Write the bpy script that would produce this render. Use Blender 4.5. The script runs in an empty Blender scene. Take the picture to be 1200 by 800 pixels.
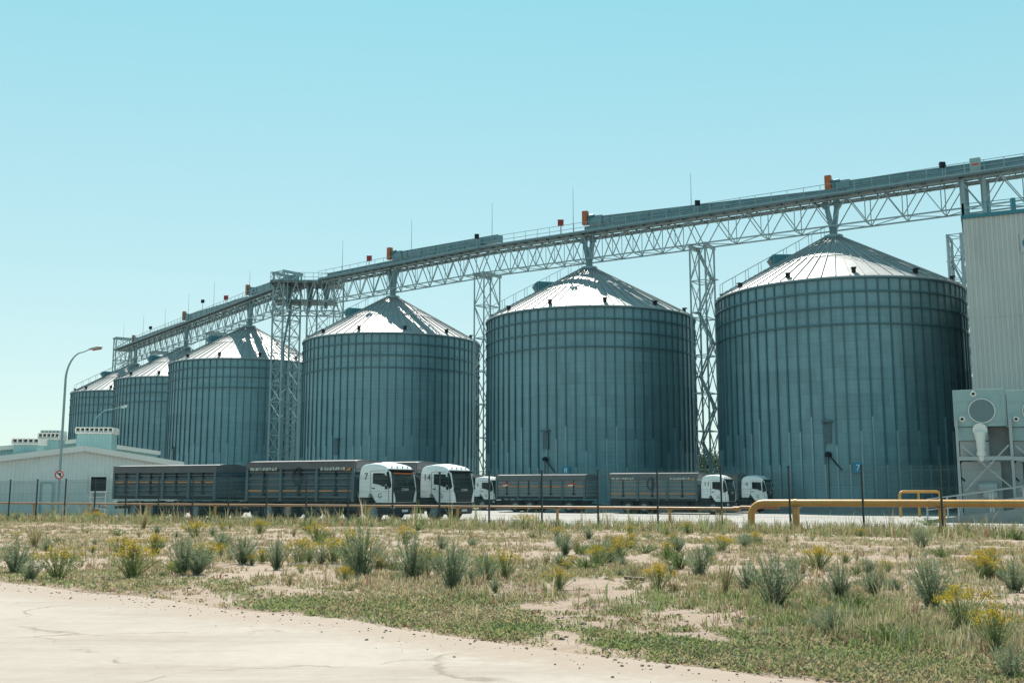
import bpy, math, random
from mathutils import Vector, Matrix, Quaternion, noise
random.seed(7)
rad = math.radians
scene = bpy.context.scene
COL = scene.collection
V = Vector

# ------------------------------------------------------------------ helpers
class MB:
    """collects faces, builds ONE mesh object"""
    def __init__(s): s.v = []; s.f = []; s.mi = []; s.mat = 0
    def face(s, pts):
        n = len(s.v); s.v += [tuple(p) for p in pts]; s.f.append(tuple(range(n, n + len(pts)))); s.mi.append(s.mat)
    def raw(s, vs, fs):
        n = len(s.v); s.v += [tuple(p) for p in vs]
        for f in fs: s.f.append(tuple(i + n for i in f)); s.mi.append(s.mat)
    def obox(s, c, ax, ay, az):
        c, ax, ay, az = V(c), V(ax), V(ay), V(az)
        vs = [c + i * ax + j * ay + k * az for i in (-1, 1) for j in (-1, 1) for k in (-1, 1)]
        s.raw(vs, [(0, 1, 3, 2), (4, 6, 7, 5), (0, 4, 5, 1), (2, 3, 7, 6), (0, 2, 6, 4), (1, 5, 7, 3)])
    def box(s, x0, x1, y0, y1, z0, z1):
        s.obox(((x0 + x1) / 2, (y0 + y1) / 2, (z0 + z1) / 2), ((x1 - x0) / 2, 0, 0), (0, (y1 - y0) / 2, 0), (0, 0, (z1 - z0) / 2))
    def beam(s, a, b, w, h=None, up=(0, 0, 1)):
        a, b = V(a), V(b); d = b - a
        if d.length < 1e-5: return
        t = d.normalized(); u = V(up)
        if abs(t.dot(u)) > .98: u = V((1, 0, 0))
        sx = t.cross(u).normalized(); sy = sx.cross(t).normalized(); h = h or w
        s.obox((a + b) / 2, d / 2, sx * w / 2, sy * h / 2)
    def tube(s, pts, r, n=10, caps=True):
        pts = [V(p) for p in pts]; rr = r if isinstance(r, (list, tuple)) else [r] * len(pts)
        vs = []; up = None
        for i, p in enumerate(pts):
            t = (pts[min(i + 1, len(pts) - 1)] - pts[max(i - 1, 0)]).normalized()
            if up is None:
                up = V((0, 0, 1)) if abs(t.z) < .9 else V((0, 1, 0))
            x = t.cross(up).normalized(); up = x.cross(t).normalized()
            vs += [p + rr[i] * (math.cos(2 * math.pi * k / n) * x + math.sin(2 * math.pi * k / n) * up) for k in range(n)]
        fs = [(i * n + k, i * n + (k + 1) % n, (i + 1) * n + (k + 1) % n, (i + 1) * n + k) for i in range(len(pts) - 1) for k in range(n)]
        if caps: fs += [tuple(range(n))[::-1], tuple((len(pts) - 1) * n + k for k in range(n))]
        s.raw(vs, fs)
    def lathe(s, prof, n=48, c=(0, 0, 0), axis='z', caps=False):
        c = V(c); vs = []
        for r, z in prof:
            for k in range(n):
                a = 2 * math.pi * k / n; x, y = r * math.cos(a), r * math.sin(a)
                vs.append(c + (V((x, y, z)) if axis == 'z' else V((x, z, y))))
        m = len(prof)
        fs = [(i * n + k, i * n + (k + 1) % n, (i + 1) * n + (k + 1) % n, (i + 1) * n + k) for i in range(m - 1) for k in range(n)]
        if caps: fs += [tuple(range(n))[::-1], tuple((m - 1) * n + k for k in range(n))]
        s.raw(vs, fs)
    def build(s, name, mat, parent=None, smooth=False, org=None, bevel=0, sharp=None):
        me = bpy.data.meshes.new(name)
        o = bpy.data.objects.new(name, me)
        vs = s.v
        if parent is not None and org is None and parent.get('_w'): org = parent.location
        if org is not None: vs = [(x - org[0], y - org[1], z - org[2]) for x, y, z in vs]
        me.from_pydata(vs, [], s.f)
        for m in (mat if isinstance(mat, list) else [mat]): me.materials.append(m)
        if isinstance(mat, list): me.polygons.foreach_set('material_index', s.mi)
        import bmesh
        bm = bmesh.new(); bm.from_mesh(me)
        if smooth or bevel: bmesh.ops.remove_doubles(bm, verts=bm.verts, dist=1e-4)
        bmesh.ops.recalc_face_normals(bm, faces=bm.faces)
        bm.to_mesh(me); bm.free()
        if smooth:
            me.polygons.foreach_set('use_smooth', [True] * len(me.polygons))
            if sharp: me.set_sharp_from_angle(angle=rad(sharp))
        COL.objects.link(o)
        if parent is not None: o.parent = parent
        elif org is not None: o.location = org
        if bevel:
            b = o.modifiers.new('b', 'BEVEL'); b.width = bevel; b.segments = 2; b.limit_method = 'ANGLE'; b.angle_limit = rad(35)
        return o

def tag(o, label=None, cat=None, group=None, kind=None):
    if label: o['label'] = label
    if cat: o['category'] = cat
    if group: o['group'] = group
    if kind: o['kind'] = kind
    return o
def thing(name, label, cat, loc=(0, 0, 0), rz=0, group=None, world=False):
    o = bpy.data.objects.new(name, None); COL.objects.link(o); o.empty_display_size = .3
    o.location = loc; o.rotation_euler = (0, 0, rz)
    if world: o['_w'] = 1
    return tag(o, label, cat, group)
def kids(o): return [c for c in bpy.data.objects if c.parent == o]
def dup(o, loc=None, rz=None, label=None, parent=None):
    c = o.copy(); COL.objects.link(c)
    if parent is not None: c.parent = parent
    if loc is not None: c.location = loc
    if rz is not None: c.rotation_euler = (0, 0, rz)
    if label: c['label'] = label
    for k in kids(o): dup(k, parent=c)
    return c
def text(name, body, size, mat, M, parent, org=None, extrude=.004):
    cu = bpy.data.curves.new(name, 'FONT'); cu.body = body; cu.size = size; cu.align_x = 'CENTER'; cu.align_y = 'CENTER'; cu.extrude = extrude
    tmp = bpy.data.objects.new('tmp', cu); COL.objects.link(tmp)
    dg = bpy.context.evaluated_depsgraph_get(); dg.update()
    me = bpy.data.meshes.new_from_object(tmp.evaluated_get(dg)); me.name = name
    bpy.data.objects.remove(tmp); bpy.data.curves.remove(cu)
    me.transform(M); me.materials.clear(); me.materials.append(mat)
    o = bpy.data.objects.new(name, me); COL.objects.link(o); o.parent = parent
    return o

# ------------------------------------------------------------------ materials
def mat(name, col, rough=.6, metal=0, var=.0, vscale=3., bump=0, bscale=40., spec=.5, dirt=None, dscale=1.2, damt=.5):
    m = bpy.data.materials.new(name); m.use_nodes = True; nt = m.node_tree; N = nt.nodes; L = nt.links
    b = N['Principled BSDF']; b.inputs['Base Color'].default_value = (*col, 1); b.inputs['Roughness'].default_value = rough
    b.inputs['Metallic'].default_value = metal; b.inputs['Specular IOR Level'].default_value = spec
    tc = N.new('ShaderNodeTexCoord'); last = None
    if var:
        n = N.new('ShaderNodeTexNoise'); n.inputs['Scale'].default_value = vscale; n.inputs['Detail'].default_value = 6; n.inputs['Roughness'].default_value = .65
        L.new(tc.outputs['Object'], n.inputs['Vector'])
        r = N.new('ShaderNodeMapRange'); r.inputs[1].default_value = .3; r.inputs[2].default_value = .7; r.inputs[3].default_value = 1 - var; r.inputs[4].default_value = 1 + var
        L.new(n.outputs['Fac'], r.inputs[0])
        mx = N.new('ShaderNodeVectorMath'); mx.operation = 'SCALE'; mx.inputs[0].default_value = col
        L.new(r.outputs[0], mx.inputs['Scale']); last = mx.outputs[0]
        rr = N.new('ShaderNodeMapRange'); rr.inputs[3].default_value = max(.05, rough - .12); rr.inputs[4].default_value = min(1, rough + .12)
        L.new(n.outputs['Fac'], rr.inputs[0]); L.new(rr.outputs[0], b.inputs['Roughness'])
    if dirt:
        mp = N.new('ShaderNodeMapping'); mp.inputs['Scale'].default_value = (dscale, dscale, dscale * .25)
        L.new(tc.outputs['Object'], mp.inputs['Vector'])
        n2 = N.new('ShaderNodeTexNoise'); n2.inputs['Scale'].default_value = 3; n2.inputs['Detail'].default_value = 8; n2.inputs['Roughness'].default_value = .7
        L.new(mp.outputs[0], n2.inputs['Vector'])
        r2 = N.new('ShaderNodeMapRange'); r2.inputs[1].default_value = .5; r2.inputs[2].default_value = .75; r2.inputs[3].default_value = 0; r2.inputs[4].default_value = damt
        L.new(n2.outputs['Fac'], r2.inputs[0])
        mm = N.new('ShaderNodeMix'); mm.data_type = 'RGBA'; mm.inputs[6].default_value = (*col, 1); mm.inputs[7].default_value = (*dirt, 1)
        if last: L.new(last, mm.inputs[6])
        L.new(r2.outputs[0], mm.inputs[0]); last = mm.outputs[2]
    if last: L.new(last, b.inputs['Base Color'])
    if bump:
        n3 = N.new('ShaderNodeTexNoise'); n3.inputs['Scale'].default_value = bscale; n3.inputs['Detail'].default_value = 8
        L.new(tc.outputs['Object'], n3.inputs['Vector'])
        bp = N.new('ShaderNodeBump'); bp.inputs['Strength'].default_value = bump; bp.inputs['Distance'].default_value = .05
        L.new(n3.outputs['Fac'], bp.inputs['Height']); L.new(bp.outputs[0], b.inputs['Normal'])
    return m

def math_node(nt, op, a, b=None, c=None):
    n = nt.nodes.new('ShaderNodeMath'); n.operation = op
    for i, x in enumerate((a, b, c)):
        if x is None: continue
        if isinstance(x, (int, float)): n.inputs[i].default_value = x
        else: nt.links.new(x, n.inputs[i])
    return n.outputs[0]

def silo_wall_mat(name, base, nseg, rowh, metal, rough):
    """galvanised sheets: each sheet of the ring wall has its own slight tone, streaks run down"""
    m = bpy.data.materials.new(name); m.use_nodes = True; nt = m.node_tree; N = nt.nodes; L = nt.links
    b = N['Principled BSDF']; b.inputs['Metallic'].default_value = metal; b.inputs['Roughness'].default_value = rough
    tc = N.new('ShaderNodeTexCoord'); sp = N.new('ShaderNodeSeparateXYZ'); L.new(tc.outputs['Object'], sp.inputs[0])
    oi = N.new('ShaderNodeObjectInfo')
    ang = math_node(nt, 'ARCTAN2', sp.outputs[1], sp.outputs[0])
    u = math_node(nt, 'MULTIPLY', ang, nseg / (2 * math.pi)); row = math_node(nt, 'FLOOR', math_node(nt, 'DIVIDE', sp.outputs[2], rowh))
    odd = math_node(nt, 'MULTIPLY', math_node(nt, 'MODULO', row, 2.0), .5)
    cu = math_node(nt, 'FLOOR', math_node(nt, 'ADD', u, odd))
    cb = N.new('ShaderNodeCombineXYZ'); L.new(cu, cb.inputs[0]); L.new(row, cb.inputs[1]); L.new(oi.outputs['Random'], cb.inputs[2])
    wn = N.new('ShaderNodeTexWhiteNoise'); wn.noise_dimensions = '3D'; L.new(cb.outputs[0], wn.inputs['Vector'])
    # streaks
    cs = N.new('ShaderNodeCombineXYZ'); L.new(math_node(nt, 'MULTIPLY', ang, 60.), cs.inputs[0]); L.new(math_node(nt, 'MULTIPLY', sp.outputs[2], .25), cs.inputs[1]); L.new(math_node(nt, 'MULTIPLY', oi.outputs['Random'], 50.), cs.inputs[2])
    n = N.new('ShaderNodeTexNoise'); n.inputs['Scale'].default_value = 1.; n.inputs['Detail'].default_value = 6; L.new(cs.outputs[0], n.inputs['Vector'])
    n2 = N.new('ShaderNodeTexNoise'); n2.inputs['Scale'].default_value = 1.; n2.inputs['Detail'].default_value = 4
    cz = N.new('ShaderNodeCombineXYZ'); L.new(math_node(nt, 'MULTIPLY', ang, 2.5), cz.inputs[0]); L.new(math_node(nt, 'MULTIPLY', sp.outputs[2], 5.), cz.inputs[1]); L.new(math_node(nt, 'MULTIPLY', oi.outputs['Random'], 33.), cz.inputs[2])
    L.new(cz.outputs[0], n2.inputs['Vector'])
    # thin dark horizontal laps between sheet rows
    fr = math_node(nt, 'FRACT', math_node(nt, 'DIVIDE', sp.outputs[2], rowh))
    lap = math_node(nt, 'LESS_THAN', fr, .06)
    s1 = math_node(nt, 'MULTIPLY_ADD', wn.outputs[0], .15, math_node(nt, 'MULTIPLY_ADD', oi.outputs['Random'], .16, .68))
    s2 = math_node(nt, 'MULTIPLY_ADD', n.outputs['Fac'], .5, s1)
    s3 = math_node(nt, 'MULTIPLY_ADD', n2.outputs['Fac'], .3, s2)
    s4 = math_node(nt, 'MULTIPLY_ADD', lap, -.10, math_node(nt, 'SUBTRACT', s3, .24))
    sc = N.new('ShaderNodeVectorMath'); sc.operation = 'SCALE'; sc.inputs[0].default_value = base; L.new(s4, sc.inputs['Scale'])
    L.new(sc.outputs[0], b.inputs['Base Color'])
    # fine corrugation
    w = math_node(nt, 'SINE', math_node(nt, 'MULTIPLY', sp.outputs[2], 2 * math.pi / .11))
    bp = N.new('ShaderNodeBump'); bp.inputs['Strength'].default_value = .35; bp.inputs['Distance'].default_value = .012
    L.new(w, bp.inputs['Height']); L.new(bp.outputs[0], b.inputs['Normal'])
    L.new(math_node(nt, 'MULTIPLY_ADD', n.outputs['Fac'], .3, rough - .15), b.inputs['Roughness'])
    return m

M = {}
M['silo'] = silo_wall_mat('galvanised_wall', (.16, .278, .308), 36, 1.12, .55, .46)
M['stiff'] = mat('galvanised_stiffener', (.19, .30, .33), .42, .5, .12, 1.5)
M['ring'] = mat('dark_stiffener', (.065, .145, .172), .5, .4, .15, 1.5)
M['hatch'] = mat('hatch_metal', (.07, .125, .145), .5, .4, .15, 2.)
M['roof'] = mat('galvanised_roof', (.32, .325, .32), .56, .22, .08, .8, dirt=(.16, .18, .18), dscale=.25, damt=.4)
M['steel'] = mat('galvanised_steel', (.235, .32, .335), .5, .3, .18, 2.)
M['deck'] = mat('steel_grating', (.12, .175, .19), .6, .4, .15, 2.)
M['casing'] = mat('conveyor_casing', (.13, .235, .265), .45, .35, .15, .6, dirt=(.17, .20, .20), dscale=.3, damt=.4)
M['bluepaint'] = mat('teal_paint', (.03, .16, .20), .45, .1, .1, 2.)
M['orange'] = mat('orange_paint', (.34, .09, .02), .5, 0, .15, 3., dirt=(.12, .05, .03))
M['red'] = mat('red_paint', (.25, .02, .02), .5, 0, .1, 3.)
M['dark'] = mat('dark_metal', (.014, .019, .025), .5, 0, .2, 2., spec=.2)
M['black'] = mat('black_plastic', (.007, .010, .014), .4, 0, .15, 3., spec=.15)
M['tyre'] = mat('tyre_rubber', (.014, .014, .015), .85, 0, .2, 8.)
M['white'] = mat('white_cab_paint', (.76, .77, .75), .3, 0, .03, 2., dirt=(.52, .48, .42), dscale=.8, damt=.22)
M['glass'] = mat('dark_glass', (.006, .011, .014), .05, 0, spec=.25)
M['body'] = mat('truck_body_paint_sky_tint', (.022, .06, .082), .3, .1, .12, 1.2, dirt=(.12, .12, .11), dscale=.7, damt=.4)  # body paint with the teal of reflected sky mixed in
M['bodycrest'] = mat('truck_body_ground_tint_rib', (.095, .092, .092), .45, 0, .2, 1.2)  # brownish crest stands in for ground reflected in the rib
M['bodygrey'] = mat('truck_body_light_grey', (.105, .155, .175), .35, .05, .12, 1.2, dirt=(.2, .19, .17), dscale=.7, damt=.5)  # lighter, greyer body colour for the farther row
M['crestgrey'] = mat('grey_body_ground_tint_rib', (.20, .185, .165), .5, 0, .2, 1.2)  # lighter crest, ground reflection put into the colour
M['bodyrib'] = mat('truck_body_rib', (.06, .11, .13), .38, .1, .15, 1.5)
M['tarp'] = mat('truck_upper_board', (.085, .092, .10), .55, 0, .2, 1.5, dirt=(.18, .16, .14), damt=.4)
M['stripe'] = mat('reflective_orange', (.52, .2, .04), .35)
M['redstripe'] = mat('reflective_red', (.5, .04, .02), .35)
M['tape'] = mat('reflective_white', (.7, .7, .66), .35)
M['plate'] = mat('number_plate', (.6, .6, .58), .4)
M['lamp'] = mat('headlamp_glass', (.45, .5, .52), .1, .3)
M['ink'] = mat('black_ink', (.02, .02, .024), .5)
M['whiteink'] = mat('white_ink', (.75, .8, .8), .5)
M['sign'] = mat('blue_sign', (.0, .22, .36), .4)
M['signred'] = mat('sign_red', (.5, .02, .03), .4)
M['pipe'] = mat('yellow_gas_pipe', (0.561, 0.264, 0.043), .45, 0, .12, 1.5, dirt=(.34, .17, .07), dscale=1.3, damt=.6)
M['thinpipe'] = mat('thin_gas_pipe', (0.464, 0.224, 0.088), .5, 0, .15, 1.0, dirt=(.30, .20, .12), damt=.5)
M['post'] = mat('fence_post', (.02, .03, .036), .5, .2, .1, 3.)
M['wire'] = mat('fence_wire', (.10, .17, .18), .5, .3)
M['cladding'] = mat('pale_cladding', (.58, .615, .595), .5, .05, .05, .7, dirt=(.30, .31, .28), dscale=.4, damt=.35)
M['trimpale'] = mat('pale_roof_trim', (.62, .61, .57), .5, 0, .06, 1.)
M['tealclad'] = mat('teal_cladding', (.25, .42, .42), .5, .05, .06, .7)
M['tower_clad'] = mat('grey_cladding', (.42, .445, .43), .48, .1, .05, .5, dirt=(.28, .29, .28), dscale=.35, damt=.45)
M['machine'] = mat('pale_green_machine', (.24, .345, .345), .45, .05, .06, 1., dirt=(.26, .30, .28), damt=.4)
M['machinegrey'] = mat('grey_machine_panel', (.32, .35, .35), .5, .1, .08, 1.)
M['mesh_disc'] = mat('grey_mesh_disc', (.13, .185, .195), .6, .2, .1, 8.)
M['concretewall'] = mat('grey_concrete', (.22, .24, .24), .85, 0, .15, 1.5, bump=.3)
M['bark'] = mat('bark', (.10, .07, .05), .9, 0, .3, 6., bump=.5)
M['wood'] = mat('weathered_wood', (.20, .13, .09), .85, 0, .3, 6.)
M['stone'] = mat('stone', (0.163, 0.124, 0.085), .9, 0, .4, 3., bump=.5)

def lettering_mat():
    m = bpy.data.materials.new('faded_lettering'); m.use_nodes = True; nt = m.node_tree; N = nt.nodes; L = nt.links
    b = N['Principled BSDF']; b.inputs['Roughness'].default_value = .5
    tc = N.new('ShaderNodeTexCoord'); mp = N.new('ShaderNodeMapping'); mp.inputs['Scale'].default_value = (9, 1, 5); L.new(tc.outputs['Object'], mp.inputs[0])
    n = N.new('ShaderNodeTexNoise'); n.inputs['Scale'].default_value = 1.; n.inputs['Detail'].default_value = 3; L.new(mp.outputs[0], n.inputs['Vector'])
    r = N.new('ShaderNodeValToRGB'); r.color_ramp.elements[0].position = .46; r.color_ramp.elements[1].position = .54
    r.color_ramp.elements[0].color = (.13, .14, .14, 1); r.color_ramp.elements[1].color = (.42, .43, .38, 1)
    L.new(n.outputs['Fac'], r.inputs[0]); L.new(r.outputs[0], b.inputs['Base Color']); return m
M['lettering'] = lettering_mat()

def leaf_mat(name, attr=True, col=(.1, .14, .05), trans=.42):
    m = bpy.data.materials.new(name); m.use_nodes = True; nt = m.node_tree; N = nt.nodes; L = nt.links
    N.remove(N['Principled BSDF']); out = N['Material Output']
    d = N.new('ShaderNodeBsdfDiffuse'); t = N.new('ShaderNodeBsdfTranslucent'); mx = N.new('ShaderNodeMixShader'); mx.inputs[0].default_value = trans
    if attr:
        a = N.new('ShaderNodeAttribute'); a.attribute_name = 'tint'; L.new(a.outputs['Color'], d.inputs[0]); L.new(a.outputs['Color'], t.inputs[0])
    else:
        d.inputs[0].default_value = (*col, 1); t.inputs[0].default_value = (*col, 1)
    L.new(d.outputs[0], mx.inputs[1]); L.new(t.outputs[0], mx.inputs[2]); L.new(mx.outputs[0], out.inputs[0]); return m
M['leaf'] = leaf_mat('plant_leaf')
M['flower'] = leaf_mat('yellow_flower', False, (.42, .29, .025), .3)

def ground_mat():
    m = bpy.data.materials.new('sandy_soil'); m.use_nodes = True; nt = m.node_tree; N = nt.nodes; L = nt.links
    b = N['Principled BSDF']; b.inputs['Roughness'].default_value = .95; b.inputs['Specular IOR Level'].default_value = .1
    tc = N.new('ShaderNodeTexCoord')
    def ns(sc, det=8, ro=.65):
        n = N.new('ShaderNodeTexNoise'); n.inputs['Scale'].default_value = sc; n.inputs['Detail'].default_value = det; n.inputs['Roughness'].default_value = ro
        L.new(tc.outputs['Object'], n.inputs['Vector']); return n
    a = ns(.45); c = ns(6.); d = ns(45.)
    r = N.new('ShaderNodeValToRGB'); e = r.color_ramp.elements
    e[0].position = .36; e[0].color = (.15, .112, .084, 1); e[1].position = .64; e[1].color = (.315, .25, .202, 1)
    k = e.new(.46); k.color = (.25, .192, .149, 1)
    s = math_node(nt, 'MULTIPLY_ADD', c.outputs['Fac'], .45, math_node(nt, 'MULTIPLY', a.outputs['Fac'], .6)); s = math_node(nt, 'MULTIPLY_ADD', d.outputs['Fac'], .25, math_node(nt, 'SUBTRACT', s, .15))
    L.new(s, r.inputs[0]); L.new(r.outputs[0], b.inputs['Base Color'])
    bp = N.new('ShaderNodeBump'); bp.inputs['Strength'].default_value = .7; bp.inputs['Distance'].default_value = .05
    h = math_node(nt, 'MULTIPLY_ADD', d.outputs['Fac'], .5, c.outputs['Fac']); L.new(h, bp.inputs['Height']); L.new(bp.outputs[0], b.inputs['Normal'])
    return m
M['soil'] = ground_mat()

def road_mat():
    m = bpy.data.materials.new('dusty_concrete_road'); m.use_nodes = True; nt = m.node_tree; N = nt.nodes; L = nt.links
    b = N['Principled BSDF']; b.inputs['Roughness'].default_value = .9; b.inputs['Specular IOR Level'].default_value = .2
    tc = N.new('ShaderNodeTexCoord')
    def ns(sc, det=8, ro=.65):
        n = N.new('ShaderNodeTexNoise'); n.inputs['Scale'].default_value = sc; n.inputs['Detail'].default_value = det; n.inputs['Roughness'].default_value = ro
        L.new(tc.outputs['Object'], n.inputs['Vector']); return n
    a = ns(.5); c = ns(9.); d = ns(90., 4)
    r = N.new('ShaderNodeValToRGB'); e = r.color_ramp.elements
    e[0].position = .3; e[0].color = (.24, .207, .178, 1); e[1].position = .65; e[1].color = (.315, .28, .245, 1)
    s = math_node(nt, 'MULTIPLY_ADD', c.outputs['Fac'], .35, math_node(nt, 'MULTIPLY', a.outputs['Fac'], .65)); L.new(s, r.inputs[0])
    # wandering cracks
    wr = N.new('ShaderNodeTexNoise'); wr.inputs['Scale'].default_value = 1.6; wr.inputs['Detail'].default_value = 7; L.new(tc.outputs['Object'], wr.inputs['Vector'])
    ad = N.new('ShaderNodeVectorMath'); ad.operation = 'MULTIPLY_ADD'; ad.inputs[1].default_value = (.9, .9, 0); L.new(wr.outputs['Color'], ad.inputs[0]); L.new(tc.outputs['Object'], ad.inputs[2])
    vo = N.new('ShaderNodeTexVoronoi'); vo.feature = 'DISTANCE_TO_EDGE'; vo.inputs['Scale'].default_value = .33; L.new(ad.outputs[0], vo.inputs['Vector'])
    gate = N.new('ShaderNodeMapRange'); gate.inputs[1].default_value = .42; gate.inputs[2].default_value = .52; L.new(wr.outputs['Fac'], gate.inputs[0])
    cr = N.new('ShaderNodeMapRange'); cr.inputs[1].default_value = .0; cr.inputs[2].default_value = .010; cr.inputs[3].default_value = .6; cr.inputs[4].default_value = 0.; L.new(vo.outputs['Distance'], cr.inputs[0])
    ck = math_node(nt, 'MULTIPLY', cr.outputs[0], gate.outputs[0])
    mpS = N.new('ShaderNodeMapping'); mpS.inputs['Rotation'].default_value = (0, 0, rad(28)); mpS.inputs['Scale'].default_value = (.22, 1.5, 1); L.new(tc.outputs['Object'], mpS.inputs[0])
    st = N.new('ShaderNodeTexNoise'); st.inputs['Scale'].default_value = 1.; st.inputs['Detail'].default_value = 7; st.inputs['Roughness'].default_value = .7; L.new(mpS.outputs[0], st.inputs['Vector'])
    stm = N.new('ShaderNodeMapRange'); stm.inputs[1].default_value = .48; stm.inputs[2].default_value = .75; stm.inputs[4].default_value = .42; L.new(st.outputs['Fac'], stm.inputs[0])
    sp = N.new('ShaderNodeMapRange'); sp.inputs[1].default_value = .60; sp.inputs[2].default_value = .74; sp.inputs[4].default_value = .35; L.new(d.outputs['Fac'], sp.inputs[0])
    mm = N.new('ShaderNodeMix'); mm.data_type = 'RGBA'; mm.inputs[7].default_value = (0.102, 0.072, 0.048, 1); L.new(r.outputs[0], mm.inputs[6])
    L.new(math_node(nt, 'MAXIMUM', math_node(nt, 'MAXIMUM', ck, sp.outputs[0]), stm.outputs[0]), mm.inputs[0])
    ab = N.new('ShaderNodeAttribute'); ab.attribute_name = 'blend'; ab.attribute_type = 'GEOMETRY'
    bl = N.new('ShaderNodeMapRange'); bl.interpolation_type = 'SMOOTHSTEP'; bl.inputs[1].default_value = .35; bl.inputs[2].default_value = .85
    L.new(math_node(nt, 'ADD', ab.outputs['Fac'], math_node(nt, 'MULTIPLY_ADD', c.outputs['Fac'], 1.0, -.5)), bl.inputs[0])
    m2 = N.new('ShaderNodeMix'); m2.data_type = 'RGBA'; m2.inputs[6].default_value = (.25, .203, .165, 1); L.new(mm.outputs[2], m2.inputs[7]); L.new(bl.outputs[0], m2.inputs[0]); L.new(m2.outputs[2], b.inputs['Base Color'])
    bp = N.new('ShaderNodeBump'); bp.inputs['Strength'].default_value = .35; bp.inputs['Distance'].default_value = .02
    h = math_node(nt, 'SUBTRACT', math_node(nt, 'MULTIPLY_ADD', d.outputs['Fac'], .4, c.outputs['Fac']), math_node(nt, 'MULTIPLY', ck, 1.5)); L.new(h, bp.inputs['Height']); L.new(bp.outputs[0], b.inputs['Normal'])
    return m
M['road'] = road_mat()
M['yard'] = mat('yard_concrete', (0.248, 0.239, 0.217), .85, 0, .12, .25, bump=.1, dirt=(.19, .175, .15), dscale=.15, damt=.4)

# ------------------------------------------------------------------ camera geometry (36 mm lens, level horizon at 71 % of the height)
PITCH = math.atan(170 / 1200.)
cP, sP = math.cos(PITCH), math.sin(PITCH)
def ray(px, py):
    u, v = (px - 600) / 1200., (400 - py) / 1200.
    return V((u, cP - v * sP, sP + v * cP))
def at(px, py, Y):
    d = ray(px, py); return d * (Y / d.y)
def G(y): return -1.05 - .014 * max(-20, min(y, 80.))
def gnd(px, py):
    d = ray(px, py); lo, hi = 1., 400.
    for _ in range(60):
        mid = (lo + hi) / 2
        if d.z / d.y * mid > G(mid): lo = mid
        else: hi = mid
    return d * (lo / d.y)
def pxof(p):
    p = V(p); dd = p.y * cP + p.z * sP; return 600 + 1200 * p.x / dd, 400 - 1200 * (-p.y * sP + p.z * cP) / dd
FL = G(80)

cam = bpy.data.cameras.new('camera'); cam.lens = 36; cam.sensor_width = 36; cam.clip_end = 9000; cam.clip_start = .1
co = bpy.data.objects.new('camera', cam); COL.objects.link(co); co.rotation_euler = (math.pi / 2 + PITCH, 0, 0); scene.camera = co

# ------------------------------------------------------------------ light
SUN_EL, SUN_AZ = 53., -9.
sd = V((math.sin(rad(SUN_AZ)) * math.cos(rad(SUN_EL)), math.cos(rad(SUN_AZ)) * math.cos(rad(SUN_EL)), math.sin(rad(SUN_EL))))
sl = bpy.data.lights.new('sun', 'SUN'); sl.energy = 5.0; sl.angle = rad(.53); sl.color = (1, .94, .86)
so = bpy.data.objects.new('sun', sl); COL.objects.link(so); so.rotation_euler = sd.to_track_quat('Z', 'Y').to_euler(); so.location = (0, 0, 60)
w = bpy.data.worlds.new('World'); scene.world = w; w.use_nodes = True
nt = w.node_tree; bg = nt.nodes['Background']; sky = nt.nodes.new('ShaderNodeTexSky'); sky.sky_type = 'NISHITA'; sky.sun_disc = False
sky.sun_elevation = rad(SUN_EL); sky.sun_rotation = rad(SUN_AZ); sky.air_density = 1.0; sky.dust_density = .6; sky.ozone_density = 2.5; sky.altitude = 50
tint = nt.nodes.new('ShaderNodeVectorMath'); tint.operation = 'MULTIPLY'; tint.inputs[1].default_value = (.92, 1.12, .92)
nt.links.new(sky.outputs[0], tint.inputs[0])
tcw = nt.nodes.new('ShaderNodeTexCoord'); spw = nt.nodes.new('ShaderNodeSeparateXYZ'); nt.links.new(tcw.outputs['Generated'], spw.inputs[0])
rmp = nt.nodes.new('ShaderNodeValToRGB'); e = rmp.color_ramp.elements     # hazy turquoise summer sky by elevation
e[0].position = 0.; e[0].color = (.53, .615, .60, 1); e[1].position = 1.; e[1].color = (.10, .32, .40, 1)
for p_, c_ in ((.2, (.365, .55, .58)), (.45, (.205, .49, .56))): k_ = e.new(p_); k_.color = (*c_, 1)
nt.links.new(spw.outputs[2], rmp.inputs[0])
up = nt.nodes.new('ShaderNodeVectorMath'); up.operation = 'SCALE'; up.inputs['Scale'].default_value = 10.8; nt.links.new(rmp.outputs[0], up.inputs[0])
mxw = nt.nodes.new('ShaderNodeMix'); mxw.data_type = 'RGBA'; mxw.inputs[0].default_value = .8
nt.links.new(tint.outputs[0], mxw.inputs[6]); nt.links.new(up.outputs[0], mxw.inputs[7]); nt.links.new(mxw.outputs[2], bg.inputs[0]); bg.inputs[1].default_value = .069
scene.view_settings.view_transform = 'Standard'; scene.view_settings.look = 'None'; scene.view_settings.exposure = 1.0; scene.view_settings.gamma = 1
scene.render.engine = 'CYCLES'

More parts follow.
